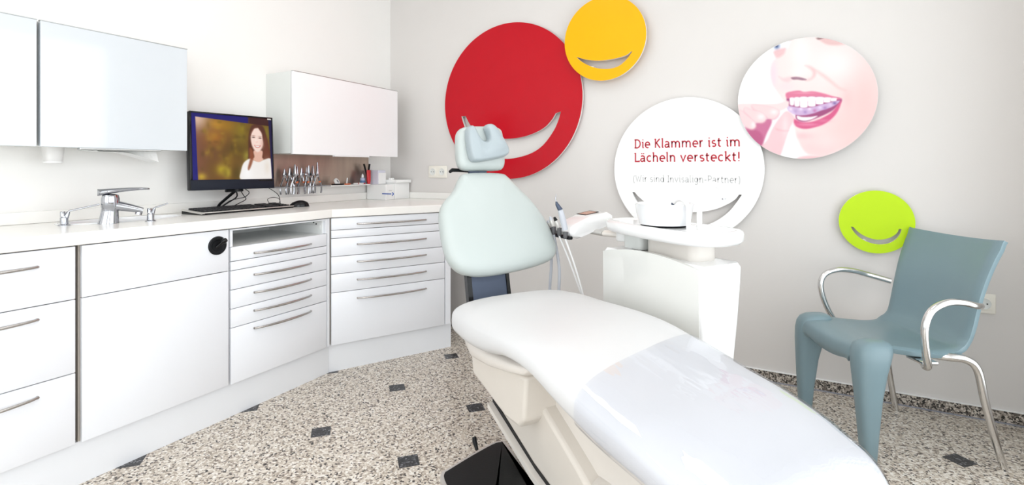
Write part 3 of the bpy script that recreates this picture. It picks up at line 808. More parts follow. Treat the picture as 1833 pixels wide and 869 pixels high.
PLX = -2.552
def pliers_proto(spread, jaw, L=.135):
    """standing pliers: origin at the hanging point (rail), jaws up"""
    parts = []
    b = B()
    for s_ in (-1, 1):
        pts = [(0, s_ * spread * 1.0, -.045), (0, s_ * spread * 1.15, -.02), (0, s_ * spread, .01), (0, s_ * spread * .55, .035), (0, s_ * .006, .055), (0, -s_ * .006, .068), (0, -s_ * .004, .082), (0, -s_ * .001, .075 + jaw)]
        P = catmull(pts, 4, False); n = len(P)
        b.tube(P, [.0048 if i < n * .6 else (.0075 if i < n * .8 else .0075 - .005 * (i - n * .8) / (n * .2)) for i in range(n)], 7)
    b.cyl((-.005, 0, .060), (.005, 0, .060), .006, n=12)
    return b
plx = [(338, 0.022, .03, 'first'), (402, .020, .035, 'second'), (455, .022, .055, 'third'), (575, .018, .045, 'fourth'), (632, .018, .035, 'fifth'), (690, .018, .04, 'sixth'), (808, .020, .05, 'seventh'), (846, .020, .05, 'eighth'), (895, .024, .07, 'ninth')]
for i, (zx, spd, jaw, word) in enumerate(plx):
    pxx = 480 + zx / 10.864 + 2
    P = atX(pxx, 333, PLX)
    t = thing('orthodontic_pliers', '%s steel pliers counted from the monitor on the slotted rail' % word, 'pliers', (PLX + (-.018, .0, .018)[i % 3], P[1], ZSH), random.uniform(-.35, .35), 'steel pliers hanging on the rail')
    pliers_proto(spd, jaw).build('pliers_body', 'steel', t, smooth=50)
    if i != 1: B().cyl((0, spd * .78 - .001, .022), (0, spd * .62 - .001, .030), .0062, n=10).build('colour_band', 'orange', t, smooth=50)

# small things on the shelf
def onshelf(px_, X): return (X, atX(px_, 330, X)[1], ZSH + .0003)
l = onshelf(603, -2.545)
t = thing('tape_roll', 'white roll of tape leaning on the steel panel', 'tape', l, math.radians(20))
MXr = Matrix.Translation((0, 0, .021)) @ Matrix.Rotation(math.radians(62), 4, 'Y')
b = B(); b.rings([[MXr @ Vector((r * math.cos(a_), r * math.sin(a_), z)) for a_ in np.linspace(0, 2 * PI, 33)[:-1]] for r, z in ((.010, -.007), (.0225, -.007), (.024, -.005), (.024, .005), (.0225, .007), (.010, .007), (.010, -.007))], False, False)
b.build('tape', 'plastic_white', t, smooth=40, weld=True)
B().rings([[MXr @ Vector((r * math.cos(a_), r * math.sin(a_), z)) for a_ in np.linspace(0, 2 * PI, 25)[:-1]] for r, z in ((.0098, -.0075), (.0098, .0075), (.0075, .0075), (.0075, -.0075), (.0098, -.0075))], False, False).build('core', 'print_grey', t, smooth=40, weld=True)
def pen(name, label, cat, p0_, p1_, r, m, cap=None):
    t = thing(name, label, cat, p0_)
    P0, P1 = Vector((0, 0, 0)), Vector(p1_) - Vector(p0_)
    B().cyl(P0, P0.lerp(P1, .7), r, r, 10).build('barrel', m, t, smooth=40)
    B().cyl(P0.lerp(P1, .701), P1, r * 1.05, r * .8, 10).build('cap', cap or m, t, smooth=40)
    return t
a0 = onshelf(620.5, -2.55); pen('marker', 'small white marker standing upright on the shelf', 'marker', a0, (a0[0], a0[1] + .006, a0[2] + .045), .0042, 'plastic_white')
a0 = onshelf(617, -2.535); pen('marker', 'short orange marker lying on the white shelf', 'marker', (a0[0], a0[1], a0[2] + .004), (a0[0] + .006, a0[1] + .045, a0[2] + .004), .004, 'orange', 'orange')
a0 = onshelf(594, -2.528); pen('burnisher', 'black handled tool lying at the left end of the shelf', 'tool', (a0[0], a0[1], a0[2] + .0045), (a0[0] + .006, a0[1] + .05, a0[2] + .0045), .0042, 'black', 'black')
a0 = onshelf(603, -2.524); pen('burnisher', 'black handled tool lying in front of the tape roll', 'tool', (a0[0], a0[1], a0[2] + .0045), (a0[0] + .004, a0[1] + .055, a0[2] + .0045), .004, 'black', 'black')
a0 = onshelf(633, -2.535); pen('syringe_tip', 'small white and red capsule lying on the shelf', 'capsule', (a0[0], a0[1], a0[2] + .005), (a0[0] + .004, a0[1] + .05, a0[2] + .005), .0048, 'plastic_white', 'red_plastic')
a0 = onshelf(643, -2.525); pen('syringe_tip', 'small red and white capsule in front of the dropper bottle', 'capsule', (a0[0], a0[1], a0[2] + .005), (a0[0] + .003, a0[1] + .05, a0[2] + .005), .0048, 'plastic_white', 'red_plastic')
l = onshelf(649, -2.548)
t = thing('dropper_bottle', 'small pale blue dropper bottle with white cap', 'bottle', l)
B().lathe([(.015, 0), (.0165, .002), (.0165, .036), (.013, .042), (.007, .044)], n=24).build('bottle_body', 'bottle', t, smooth=40)
B().lathe([(.0167, .006), (.0169, .007), (.0169, .024), (.0167, .025)], n=24).build('bottle_label', 'bottle_label', t, smooth=40)
B().lathe([(.0085, .0442), (.009, .046), (.0085, .056), (.0045, .066), (.003, .070)], n=20).build('dropper_cap', 'plastic_white', t, smooth=40)
l = onshelf(657, -2.560)
t = thing('scissors', 'black handled scissors standing on the shelf behind the bottle', 'scissors', l)
b = B(); b.tube([(0, 0, 0), (.0, -.004, .07), (0, -.030, .138)], [.005, .0075, .009], 8, flat=.5); b.build('blade_handle', 'black', t, smooth=50)
b = B(); b.tube([(.006, 0, 0), (.006, .006, .07), (.006, .018, .138)], [.005, .0075, .009], 8, flat=.5); b.build('blade_handle', 'black', t, smooth=50)
l = onshelf(660, -2.530)
t = thing('paste_tube', 'red tube standing beside the white card box', 'tube', l)
B().lathe([(.010, 0), (.011, .002), (.011, .012)], n=18).build('tube_cap', 'red_plastic', t, smooth=40)
b = B(); b.rings([[(rx_ * math.cos(a_), ry_ * math.sin(a_), z) for a_ in np.linspace(0, 2 * PI, 19)[:-1]] for rx_, ry_, z in ((.0125, .0125, .0122), (.013, .014, .025), (.008, .018, .075), (.0015, .020, .096))]); b.build('tube_body', 'red_plastic', t, smooth=40)

# white card box in front of the wall, with the lidded boxes under it (corner of the worktop)
bl, br = atZ(709.5, 356.5, ZC1), None
BX0, BX1, BY0, BY1 = LW + .02, -2.405, 2.735, 2.893
ZBX = 1.010
t = thing('storage_box', 'white lidded storage box in the corner of the worktop', 'box', ((BX0 + BX1) / 2, (BY0 + BY1) / 2, ZC1))
B().box((BX0, BY0, ZC1 + .0003), (BX1, BY1, ZBX - .022), .004, 2).build('box_body', 'plastic_white', t, world=True, smooth=40)
b = B(); b.box((BX0 - .003, BY0 - .003, ZBX - .0215), (BX1 + .016, BY1 + .004, ZBX), .004, 2); b.box((BX1 - .055, BY0 - .001, ZBX - .001), (BX1 - .03, BY0 + .03, ZBX + .013), .002, 2); b.build('lid', 'plastic_white', t, world=True, smooth=40)
t2 = thing('leaflet_box', 'flat white carton with a blue arrow printed on its front', 'box', ((BX0 + BX1) / 2, BY0 - .03, ZC1))
FY = BY0 - .085
B().box((BX0 + .002, FY, ZC1 + .0003), (BX1 - .002, BY0 - .0035, ZBX - .030), .002, 1).build('carton', 'plastic_white', t2, world=True)
def flatp(poly, y, m, parent, name):
    b = B(); b.prism(poly, [], .0006, lambda a, c_, hh: (a, y - hh, c_)); return b.build(name, m, parent, world=True)
ax0, ax1 = atY(684, 347, FY), atY(705, 347, FY)
za = ax0[2]
flatp([(ax0[0], za - .0032), (ax1[0] - .022, za - .0032), (ax1[0] - .022, za + .0032), (ax0[0], za + .0032)], FY, 'blue', t2, 'arrow_shaft')
xA = ax1[0]
flatp([(xA - .018, za + .012), (xA - .010, za + .012), (xA + .002, za), (xA - .010, za - .012), (xA - .018, za - .012), (xA - .008, za)], FY, 'blue', t2, 'arrow_head')
flatp([(ax1[0] - .045, za + .022), (ax1[0] - .018, za + .022), (ax1[0] - .018, za + .025), (ax1[0] - .045, za + .025)], FY, 'print_grey', t2, 'small_print')
for fxx in (.016, .045, .165):
    B().cyl((BX0 + fxx, FY - .002, ZBX - .036), (BX0 + fxx, FY + .001, ZBX - .036), .005, n=12).build('rivet', 'plastic_white', t2, world=True, smooth=40)
q0, q1, qx = 2.655, 2.7275, -2.478
zq = ZBX - .0298
cb = thing('card_box', 'upright white card box standing on the carton with the blue arrow', 'box', (-2.54, (q0 + q1) / 2, zq))
B().box((LW + .004, q0, zq), (qx - .005, q1, zq + .098), .002, 1).build('acrylic_holder', 'bottle_clear', cb, world=True)
B().box((qx - .0048, q0 + .001, zq + .002), (qx, q1 - .001, zq + .080), .001, 1).build('card_stack', 'plastic_white', cb, world=True)

# ------------------------------------------------------------------ sockets
def socket(x0, x1, z0, z1, label):
    t = thing('wall_socket', label, 'socket', ((x0 + x1) / 2, BW, z0), group='double wall sockets')
    B().box((x0, BW - .010, z0), (x1, BW, z1), .006, 3).build('cover_frame', 'socket', t, world=True, smooth=40)
    w2 = (x1 - x0) / 2; cz = (z0 + z1) / 2; s = min(w2, z1 - z0) * .36
    for k in range(2):
        cx = x0 + w2 * (k + .5)
        ins = B().box((cx - s, BW - .013, cz - s), (cx + s, BW - .0095, cz + s), .003, 2).build('socket_insert', 'socket', t, world=True, smooth=40)
        MS = Matrix.Translation((cx, BW - .0135, cz)) @ Matrix.Rotation(PI / 2, 4, 'X')
        b = B(); b.lathe([(s * .84, -.0004), (s * .80, .0012), (s * .74, .0002), (s * .72, -.0002)], n=28, mtx=MS); well = b.build('socket_well', 'carcass_side', ins, world=True, smooth=40)
        for q in (-1, 1):
            B().cyl((cx + q * s * .34, BW - .0136, cz), (cx + q * s * .34, BW - .0150, cz), .0027, n=10).build('pin_hole', 'black', ins, world=True)
socket(-2.243, -2.083, 1.024, 1.110, 'cream double wall socket above the worktop corner')
socket(.640, .800, .461, .547, 'cream double wall socket behind the arm of the blue chair')

# ------------------------------------------------------------------ round boards
def fit_disc(x0, x1, y0, y1, Y):
    par = np.array(list(atY((x0 + x1) / 2, (y0 + y1) / 2, Y)[[0, 2]]) + [.3])
    tt = np.linspace(0, 2 * PI, 240)
    def res(q):
        P = np.stack([q[0] + q[2] * np.cos(tt), np.full(tt.shape, Y), q[1] + q[2] * np.sin(tt)], -1)
        a_, b_ = project(P)
        return np.array([a_.min() - x0, a_.max() - x1, b_.min() - y0, b_.max() - y1])
    for _ in range(12):
        r0 = res(par); J = np.stack([(res(par + np.eye(3)[i] * 1e-4) - r0) / 1e-4 for i in range(3)], 1)
        par = par - np.linalg.lstsq(J, r0, rcond=None)[0]
    return par
def round_board(label, ext, Y, m, smile, thick=.019, name='round_board'):
    X, Z, R = fit_disc(*ext, Y)
    t = thing(name, label, 'wall board', (X, BW, Z), group='round smile boards')
    holes = []
    if smile:
        upper, lower = smile
        hp = catmull(upper, 6, False) + list(reversed(catmull(lower, 6, False)))
        hw = [tuple(atY(a_, b_, Y)[[0, 2]]) for a_, b_ in hp]
        # remove near-doubles
        hw = [q for i, q in enumerate(hw) if np.hypot(q[0] - hw[i - 1][0], q[1] - hw[i - 1][1]) > 1e-4]
        holes = [hw]
    ring = circ(120, R, X, Z)
    b = B(); b.prism(ring, holes, thick, lambda a_, c_, hh: (a_, Y + hh, c_), edge_mat=1)
    b.build('board', [m, 'board_edge' if m != 'white_board' else 'white_board'], t, world=True)
    for k in range(3):
        a_ = PI / 2 + k * 2 * PI / 3 + .5
        px_, pz_ = X + R * .62 * math.cos(a_), Z + R * .78 * math.sin(a_)
        B().cyl((px_, Y + thick, pz_), (px_, BW - .0005, pz_), .014, n=16).build('spacer', 'board_edge', t, world=True, smooth=40)
    return t, X, Z, R
YR = BW - .035; YF_ = BW - .065
round_board('large glossy red round board with smile cut-out behind the headrest', (797.5, 1042, 39, 321), YR, 'red',
            ([(833.5, 208), (845, 228), (868, 243), (900, 248.5), (930, 246.5), (955, 239), (975, 228), (988, 214), (994.5, 203)],
             [(826, 208.5), (832, 228), (846, 255), (868, 274), (895, 284), (920, 283.5), (950, 275), (972, 260), (990, 236), (999, 217), (1004, 200)]))
round_board('yellow round board with smile cut-out above the red one', (1009, 1158.5, -6, 143), YF_, 'yellow',
            ([(1036, 103), (1048, 106.5), (1065, 108.5), (1082, 108), (1100, 105), (1115, 101), (1124, 97), (1129, 92.5)],
             [(1032, 102.5), (1042, 111), (1058, 119), (1075, 123), (1092, 123), (1108, 118), (1120, 108), (1127, 99.5), (1132, 92)]))
wbt, WX, WZ, WR = round_board('large white round board with red German lettering and smile cut-out', (1097, 1371, 177, 429), YR, 'white_board',
            ([(1135.5, 344), (1145, 354), (1160, 365), (1190, 375), (1225, 380), (1255, 379.5), (1280, 375), (1300, 367), (1315, 358), (1323, 348.5)],
             [(1131.5, 344.5), (1137, 356), (1146, 370), (1165, 388), (1195, 400), (1230, 406), (1260, 404.5), (1285, 394), (1305, 379), (1319, 362), (1328, 349)]))
round_board('small lime green round board with smile cut-out behind the blue chair', (1502, 1638, 340.5, 455), YR, 'green',
            ([(1528, 407), (1535, 414.5), (1545, 421.5), (1558, 427), (1572, 429.5), (1586, 428), (1598, 423.5), (1606, 417), (1609, 410.5)],
             [(1523, 406), (1528, 415), (1538, 425), (1552, 433), (1570, 437.5), (1588, 436.5), (1601, 430.5), (1610, 421), (1614, 410.5)]), thick=.016)
pbt, QX, QZ, QR = round_board('round photo board of a smiling mouth and hand holding a clear aligner', (1323, 1570, 64.5, 287), YF_, 'white_board', None)
# photograph printed on the board
n = 250
r_ = np.linspace(0, 1, 110); th_ = np.linspace(0, 2 * PI, 361)
gr, gt = np.meshgrid(r_, th_, indexing='ij')
PX = QX + QR * .998 * gr * np.cos(gt); PZ = QZ + QR * .998 * gr * np.sin(gt)
a_, b_ = project(np.stack([PX, np.full(PX.shape, YF_), PZ], -1))
zx, zy = (a_ - 1300) * 3.22, (b_ - 40) * 3.22
p = Paint(zx, zy, (255, 253, 253))
skin = [(372, 60), (360, 120), (345, 160), (300, 195), (266, 225), (252, 280), (262, 350), (290, 400), (322, 448), (350, 470), (390, 540), (385, 585), (402, 650), (430, 715), (470, 760), (545, 772), (600, 778), (560, 820), (700, 840), (1000, 700), (1000, 40), (700, 20)]
p.poly([(420, 778), (560, 765), (640, 760), (600, 830), (400, 830)], (238, 196, 200), 8)
p.poly(skin, (249, 228, 226), 10)
M_ = poly_mask(zx, zy, skin, 10)
def tint(cx, cy, rx, ry, col, al): p.mix(blob(zx, zy, cx, cy, rx, ry) * M_, col, al)
tint(800, 480, 130, 300, (240, 204, 202), .85); tint(700, 620, 180, 160, (242, 208, 206), .8); tint(520, 720, 120, 60, (240, 204, 206), .7); tint(620, 240, 130, 90, (253, 242, 241), .8); tint(430, 180, 60, 110, (253, 242, 240), .8)
tint(270, 300, 26, 90, (240, 214, 226), .8); tint(560, 690, 80, 40, (250, 226, 224), .6); tint(440, 655, 60, 20, (236, 190, 196), .6); tint(345, 370, 50, 30, (244, 216, 222), .6)
# smile crease, jaw shade
p.poly([(500, 268), (560, 300), (610, 340), (650, 375), (690, 392), (650, 382), (600, 346), (550, 308)], (232, 192, 192), 12, .8)
tint(700, 440, 30, 60, (238, 200, 200), .6)
# eye on the left edge and right eyelid
p.poly([(275, 128), (300, 112), (345, 108), (375, 100), (360, 128), (330, 160), (285, 165)], (252, 250, 252), 5); p.blob(292, 138, 16, 18, (96, 120, 168), .95); p.blob(290, 136, 6, 8, (40, 46, 84), .9)
p.poly([(272, 168), (320, 150), (345, 150), (330, 185), (290, 205)], (232, 186, 190), 8, .85); p.poly([(300, 108), (340, 98), (378, 92), (372, 104), (335, 110)], (150, 104, 104), 5, .7)
p.poly([(525, 84), (560, 78), (620, 92), (690, 120), (650, 132), (590, 130), (550, 112)], (228, 188, 188), 7, .85); p.poly([(520, 92), (545, 80), (566, 86), (548, 96), (530, 100)], (110, 82, 86), 5, .7)
# nose
p.poly([(455, 250), (490, 255), (516, 285), (510, 315), (480, 335), (455, 335), (490, 318), (498, 290), (480, 268)], (236, 194, 196), 9, .85)
p.poly([(302, 312), (330, 322), (372, 312), (380, 325), (360, 345), (325, 338)], (238, 204, 208), 8, .85)
p.poly([(374, 320), (400, 314), (430, 318), (462, 330), (440, 334), (410, 330), (385, 330)], (128, 84, 108), 5, .9); p.blob(420, 290, 50, 30, (253, 240, 238), .7)
# mouth
p.poly([(352, 432), (420, 425), (520, 425), (610, 430), (664, 442), (655, 470), (610, 510), (540, 545), (450, 575), (405, 560), (395, 520), (358, 480)], (164, 84, 128), 5)
p.poly([(344, 410), (380, 398), (420, 394), (450, 402), (500, 398), (560, 410), (620, 428), (664, 440), (640, 446), (580, 434), (520, 428), (450, 430), (400, 434), (352, 440)], (224, 128, 158), 5)
p.blob(450, 408, 60, 6, (240, 170, 190), .6)
tw = [(366, 436, 392, 478), (392, 434, 424, 484), (424, 432, 470, 490), (470, 431, 515, 484), (515, 432, 560, 472), (560, 434, 600, 462), (600, 437, 636, 456)]
for x0, y0, x1, y1 in tw:
    p.poly([(x0 + 1, y0), (x1 - 1, y0), (x1, (y0 + y1) / 2), (x1 - 4, y1), (x0 + 4, y1), (x0, (y0 + y1) / 2)], (254, 250, 252), 4, .97)
al = [(346, 482), (370, 484), (410, 490), (450, 494), (500, 488), (550, 474), (600, 462), (652, 452), (640, 470), (600, 492), (545, 510), (500, 526), (450, 536), (400, 534), (362, 516)]
p.poly(al, (214, 190, 226), 4, .9)
for x, y, c_ in ((372, 500, (245, 225, 240)), (400, 512, (190, 160, 205)), (430, 500, (240, 228, 248)), (455, 518, (170, 140, 195)), (480, 500, (242, 226, 244)), (510, 510, (196, 120, 170)), (540, 492, (235, 220, 245)), (570, 494, (168, 130, 188)), (600, 476, (226, 205, 235)), (625, 466, (120, 100, 160))):
    p.blob(x, y, 11, 9, c_, .8)
p.poly([(408, 540), (440, 546), (490, 545), (525, 540), (500, 556), (455, 568), (415, 560)], (252, 244, 246), 4)
p.poly([(384, 552), (402, 562), (440, 576), (500, 572), (560, 548), (610, 516), (662, 452), (650, 500), (620, 545), (570, 584), (510, 606), (450, 615), (400, 598)], (218, 100, 142), 5)
p.blob(470, 590, 60, 9, (236, 150, 178), .7); p.blob(560, 568, 40, 10, (230, 140, 168), .5)
# hand
p.poly([(120, 610), (180, 578), (250, 555), (262, 580), (235, 640), (215, 690), (198, 720), (150, 670)], (206, 120, 156), 6)
p.poly([(110, 605), (170, 620), (210, 655), (200, 720), (130, 650)], (190, 96, 136), 8, .8)
p.poly([(60, 480), (120, 468), (200, 470), (290, 468), (340, 455), (362, 458), (356, 486), (330, 505), (300, 515), (290, 530), (200, 540), (90, 560)], (248, 222, 222), 6)
for poly in ([(150, 480), (200, 482), (260, 492), (302, 510), (304, 535), (280, 560), (245, 558), (200, 528), (160, 505)], [(110, 495), (150, 510), (200, 520), (230, 548), (228, 572), (205, 585), (165, 578), (130, 545), (105, 520)], [(80, 510), (120, 540), (160, 575), (172, 605), (150, 622), (115, 608), (85, 560)]):
    p.poly(poly, (214, 150, 170), 9, .8); q = [(x - 2, y - 5) for x, y in poly]; p.poly(q, (246, 214, 216), 6)
for cx, cy, rx, ry in ((275, 518, 22, 16), (200, 545, 22, 18), (155, 592, 13, 17)): p.blob(cx, cy, rx, ry, (254, 242, 242), .85)
p.poly([(190, 735), (235, 680), (262, 620), (300, 560), (345, 512), (385, 535), (392, 560), (372, 600), (352, 650), (330, 720), (308, 770), (260, 770)], (245, 205, 210), 6)
p.blob(340, 600, 20, 60, (251, 226, 228), .8); p.poly([(285, 610), (325, 622), (360, 625), (330, 630), (290, 622)], (232, 178, 188), 6, .6)
inv = np.array(xf(pbt).inverted())
PL = (np.stack([PX, np.full(PX.shape, YF_ - .0006), PZ, np.ones(PX.shape)], -1) @ inv.T)[..., :3].reshape(-1, 3)
print_mesh('photo_print', PL, .86 * p.linear().reshape(-1, 3), 110, 361, 'photo_print', pbt)

# lettering: monoline semi-slab stroke font, cap height .72 em
def arc(cx, cy, rx, ry, a0, a1, k=12): return [(cx + rx * math.cos(math.radians(a0 + (a1 - a0) * i / k)), cy + ry * math.sin(math.radians(a0 + (a1 - a0) * i / k))) for i in range(k + 1)]
XH = .5
def n_arch(x0, w): return [(x0, .30)] + arc(x0 + w / 2, .30, w / 2, .185, 180, 0) + [(x0 + w, .04), (x0 + w + .06, .035)]
GLY = {
 'D': (.66, [[(.04, .69), (.14, .69), (.14, .035), (.04, .035)], [(.14, .69)] + arc(.28, .3625, .29, .3275, 90, -90, 16) + [(.14, .035)]]),
 'K': (.60, [[(.04, .69), (.13, .69), (.13, .0)], [(.52, .70), (.46, .69), (.17, .37), (.13, .37)], [(.22, .40), (.50, .035), (.56, .035)]]),
 'L': (.50, [[(.04, .69), (.13, .69), (.13, .035), (.46, .035), (.46, .12)]]),
 'W': (.92, [[(.02, .69), (.10, .69), (.27, .02), (.44, .60), (.61, .02), (.80, .69), (.88, .69)]]),
 'I': (.28, [[(.05, .69), (.23, .69)], [(.14, .69), (.14, .035)], [(.05, .035), (.23, .035)]]),
 'P': (.56, [[(.04, .69), (.13, .69), (.13, 0)], [(.13, .69), (.30, .69)] + arc(.32, .51, .17, .18, 90, -90, 12) + [(.13, .33)]]),
 'i': (.25, [[(.03, .47), (.12, .47), (.12, .09), (.14, .045), (.21, .035)], [(.115, .64), (.125, .72)]]),
 'e': (.53, [[(.07, .26), (.46, .26)] + arc(.265, .26, .195, .225, 0, 300, 24)]),
 'l': (.25, [[(.03, .72), (.11, .72), (.11, .09), (.13, .045), (.20, .035)]]),
 'a': (.52, [[(.08, .44)] + arc(.22, .34, .17, .145, 110, 0, 10) + [(.39, .09), (.41, .045), (.47, .035)], [(.39, .27), (.23, .27)] + arc(.20, .15, .135, .115, 90, 330, 14) + [(.39, .14)]]),
 'm': (.88, [[(.03, .47), (.11, .47), (.11, 0)], n_arch(.11, .32)[:-2] + [(.43, 0)], n_arch(.43, .32)]),
 'n': (.57, [[(.03, .47), (.11, .47), (.11, 0)], n_arch(.11, .33)]),
 'h': (.57, [[(.03, .72), (.11, .72), (.11, 0)], n_arch(.11, .33)]),
 'r': (.40, [[(.03, .47), (.11, .47), (.11, 0)], [(.11, .28)] + arc(.28, .30, .17, .185, 170, 78, 8)]),
 's': (.44, [arc(.22, .365, .135, .115, 40, 220, 10) + [(.22, .26)] + arc(.22, .15, .14, .115, 50, -145, 12)]),
 't': (.37, [[(.14, .66), (.14, .14)] + arc(.24, .14, .10, .10, 190, 300, 8), [(.03, .47), (.31, .47)]]),
 'c': (.48, [arc(.265, .26, .195, .225, 50, 310, 20)]),
 'v': (.52, [[(.02, .47), (.08, .47), (.255, .03), (.43, .47), (.49, .47)]]),
 'k': (.53, [[(.03, .72), (.11, .72), (.11, 0)], [(.46, .48), (.40, .47), (.16, .25), (.11, .25)], [(.20, .28), (.42, .035), (.49, .035)]]),
 'd': (.58, [[(.33, .72), (.42, .72), (.42, .09), (.44, .045), (.51, .035)], arc(.245, .255, .185, .22, 0, 360, 24)]),
 'g': (.57, [[(.42, .48), (.42, -.06)] + arc(.26, -.06, .16, .13, 0, -150, 10), arc(.245, .27, .18, .205, 0, 360, 24)]),
 '!': (.26, [[(.12, .70), (.12, .20)], [(.115, .0), (.125, .075)]]),
 '(': (.28, [arc(.30, .28, .20, .46, 118, 242, 14)]),
 ')': (.28, [arc(-.02, .28, .20, .46, 62, -62, 14)]),
 '-': (.36, [[(.06, .27), (.30, .27)]]),
 ' ': (.26, []),
}
GLY['ä'] = (GLY['a'][0], GLY['a'][1] + [[(.15, .62), (.16, .70)], [(.31, .62), (.32, .70)]])
def ribbon(b, pts, th, fn):
    P = [np.array(q) for q in pts]
    P = [q for i, q in enumerate(P) if i == 0 or np.hypot(*(q - P[i - 1])) > 1e-5]
    L_, R_ = [], []
    for i, q in enumerate(P):
        d0 = (q - P[i - 1]) if i else (P[1] - q); d1 = (P[i + 1] - q) if i < len(P) - 1 else (q - P[i - 1])
        d0 = d0 / np.hypot(*d0); d1 = d1 / np.hypot(*d1)
        n0 = np.array([-d0[1], d0[0]]); n1 = np.array([-d1[1], d1[0]])
        m_ = n0 + n1; m_ = m_ / max(np.hypot(*m_), 1e-6); k = 1 / max(.5, m_ @ n0)
        L_.append(q + m_ * th / 2 * k); R_.append(q - m_ * th / 2 * k)
    vl = [b.bm.verts.new(fn(*q)) for q in L_]; vr = [b.bm.verts.new(fn(*q)) for q in R_]
    for i in range(len(P) - 1): b.bm.faces.new((vl[i], vl[i + 1], vr[i + 1], vr[i]))
def text_line(txt, pxl, pxr, ybase, cap_px, th, m, parent, Y):
    lft, rgt = atY(pxl, ybase, Y), atY(pxr, ybase, Y)
    zb = atY((pxl + pxr) / 2, ybase, Y)[2]
    capz = atY((pxl + pxr) / 2, ybase - cap_px, Y)[2] - zb
    total = sum(GLY[c_][0] + .03 for c_ in txt) - .03
    sx = (rgt[0] - lft[0]) / total; sz = capz / .72
    cur = 0
    for word in txt.split(' '):
        b = B()
        for c_ in word:
            adv, strokes = GLY[c_]
            for st in strokes:
                ribbon(b, st, th, lambda a_, c2: (lft[0] + (cur + a_) * sx, Y - .0015, zb + c2 * sz))
            cur += adv + .03
        b.build('lettering', m, parent, world=True)
        cur += GLY[' '][0] + .03
text_line('Die Klammer ist im', 1135, 1326, 264, 16.5, .112, 'red_text', wbt, YR)
text_line('Lächeln versteckt!', 1135, 1326, 289.5, 16.5, .112, 'red_text', wbt, YR)
text_line('(Wir sind Invisalign-Partner)', 1133, 1326, 327, 12.5, .10, 'grey_text', wbt, YR)

# ------------------------------------------------------------------ cushions
def inset_ring(P, d):
    P = np.array(P); n = len(P)
    t_ = np.roll(P, -1, 0) - np.roll(P, 1, 0); t_ /= np.maximum(np.hypot(t_[:, 0], t_[:, 1]), 1e-9)[:, None]
    area2 = np.sum(P[:, 0] * np.roll(P[:, 1], -1) - np.roll(P[:, 0], -1) * P[:, 1])
    nrm = np.stack([-t_[:, 1], t_[:, 0]], 1) * (1 if area2 > 0 else -1)
    return P + nrm * d
def pillow(outline, prof, fn, convex=True, crown=0.0):
    """outline 2-D, prof [(inset, height)] from back to front, fn(a, b, h) -> point"""
    b = B(); rr = []
    O_ = np.array(outline); c_ = O_.mean(0); rad = float(np.mean(np.hypot(*(O_ - c_).T)))
    def ring(d):
        q = inset_ring(outline, min(d, .018))
        return q if d <= .018 else c_ + (q - c_) * (1 - (d - .018) / rad)
    for d, hh in prof:
        rr.append([fn(q[0], q[1], hh) for q in (ring(d) if convex else inset_ring(outline, d))])
    if not convex:
        return b.rings(rr)
    # domed front: scale towards the centroid, close both sides with a fan
    last = ring(prof[-1][0]); hl = prof[-1][1]
    for k in (.85, .7, .55, .4, .25, .12):
        rr.append([fn(*(c_ + (q - c_) * k), hl + crown * (1 - k * k)) for q in last])
    b.rings(rr, False, False)
    b.bm.verts.ensure_lookup_table(); n = len(last)
    for base, tip in ((0, fn(*c_, prof[0][1])), ((len(rr) - 1) * n, fn(*c_, hl + crown))):
        tv = b.bm.verts.new(tip); b.bm.verts.ensure_lookup_table()
        for i in range(n): b.bm.faces.new((b.bm.verts[base + i], b.bm.verts[base + (i + 1) % n], tv))
    return b
def px_outline(pts, org, n, ua, ub, k=5):
    """picture outline -> 2-D coordinates in the plane through org (world) spanned by ua, ub"""
    out = []
    for x, y in catmull(pts, k):
        P = on_plane(x, y, n, float(np.dot(n, org))) - org
        out.append((float(P @ ua), float(P @ ub)))
    return out

# ------------------------------------------------------------------ treatment chair
DC_LOC = (-.582, 1.583, 0.0); DC_ROT = math.radians(-33)
A3 = np.array([math.cos(DC_ROT), math.sin(DC_ROT), 0]); L3 = np.array([-math.sin(DC_ROT), math.cos(DC_ROT), 0]); D0 = np.array(DC_LOC)
def dl(x, y, z): return D0 + A3 * x + L3 * y + UP * z
dc = thing('treatment_chair', 'pale grey dental treatment chair with headrest, foot end under clear film', 'dental chair', DC_LOC, DC_ROT)

XE = .835
XS_ = [-.57, -.50, -.40, -.20, -.02, .12, .25, .40, .55, .67, .77, XE]
ZTs = [.515, .562, .580, .588, .592, .588, .572, .548, .524, .490, .448, .395]
ZBs = [.465, .440, .432, .448, .490, .488, .450, .418, .405, .388, .362, .340]
WDs = [.20, .265, .285, .292, .290, .287, .283, .278, .272, .259, .232, .17]
def seat_ring(x, off=0.0, n=44, half=False):
    zt, zb, wd = sinterp(x, XS_, ZTs) + off, sinterp(x, XS_, ZBs) - off, sinterp(x, XS_, WDs) + off
    zc_, hh = (zt + zb) / 2, (zt - zb) / 2
    out = []
    ts = np.linspace(0, 2 * PI, n + 1)[:-1] if not half else np.linspace(-.55, PI + .55, n)
    for t_ in ts:
        c_, s_ = math.cos(t_), math.sin(t_)
        yy = wd * math.copysign(abs(c_) ** .52, c_); zz = hh * math.copysign(abs(s_) ** .62, s_)
        out.append((x, yy, zc_ + zz + (.006 * (1 - (yy / wd) ** 2) if s_ > 0 else 0)))
    return out
st_ = list(np.linspace(-.57, -.40, 10)) + list(np.linspace(-.38, .62, 36)) + list(np.linspace(.64, XE, 14))
def shrink(r, k):
    P = np.array(r); c_ = P.mean(0); return [tuple(c_ + (q - c_) * k) for q in P]
rr = [seat_ring(x) for x in st_]
r0, r1 = rr[0], rr[-1]
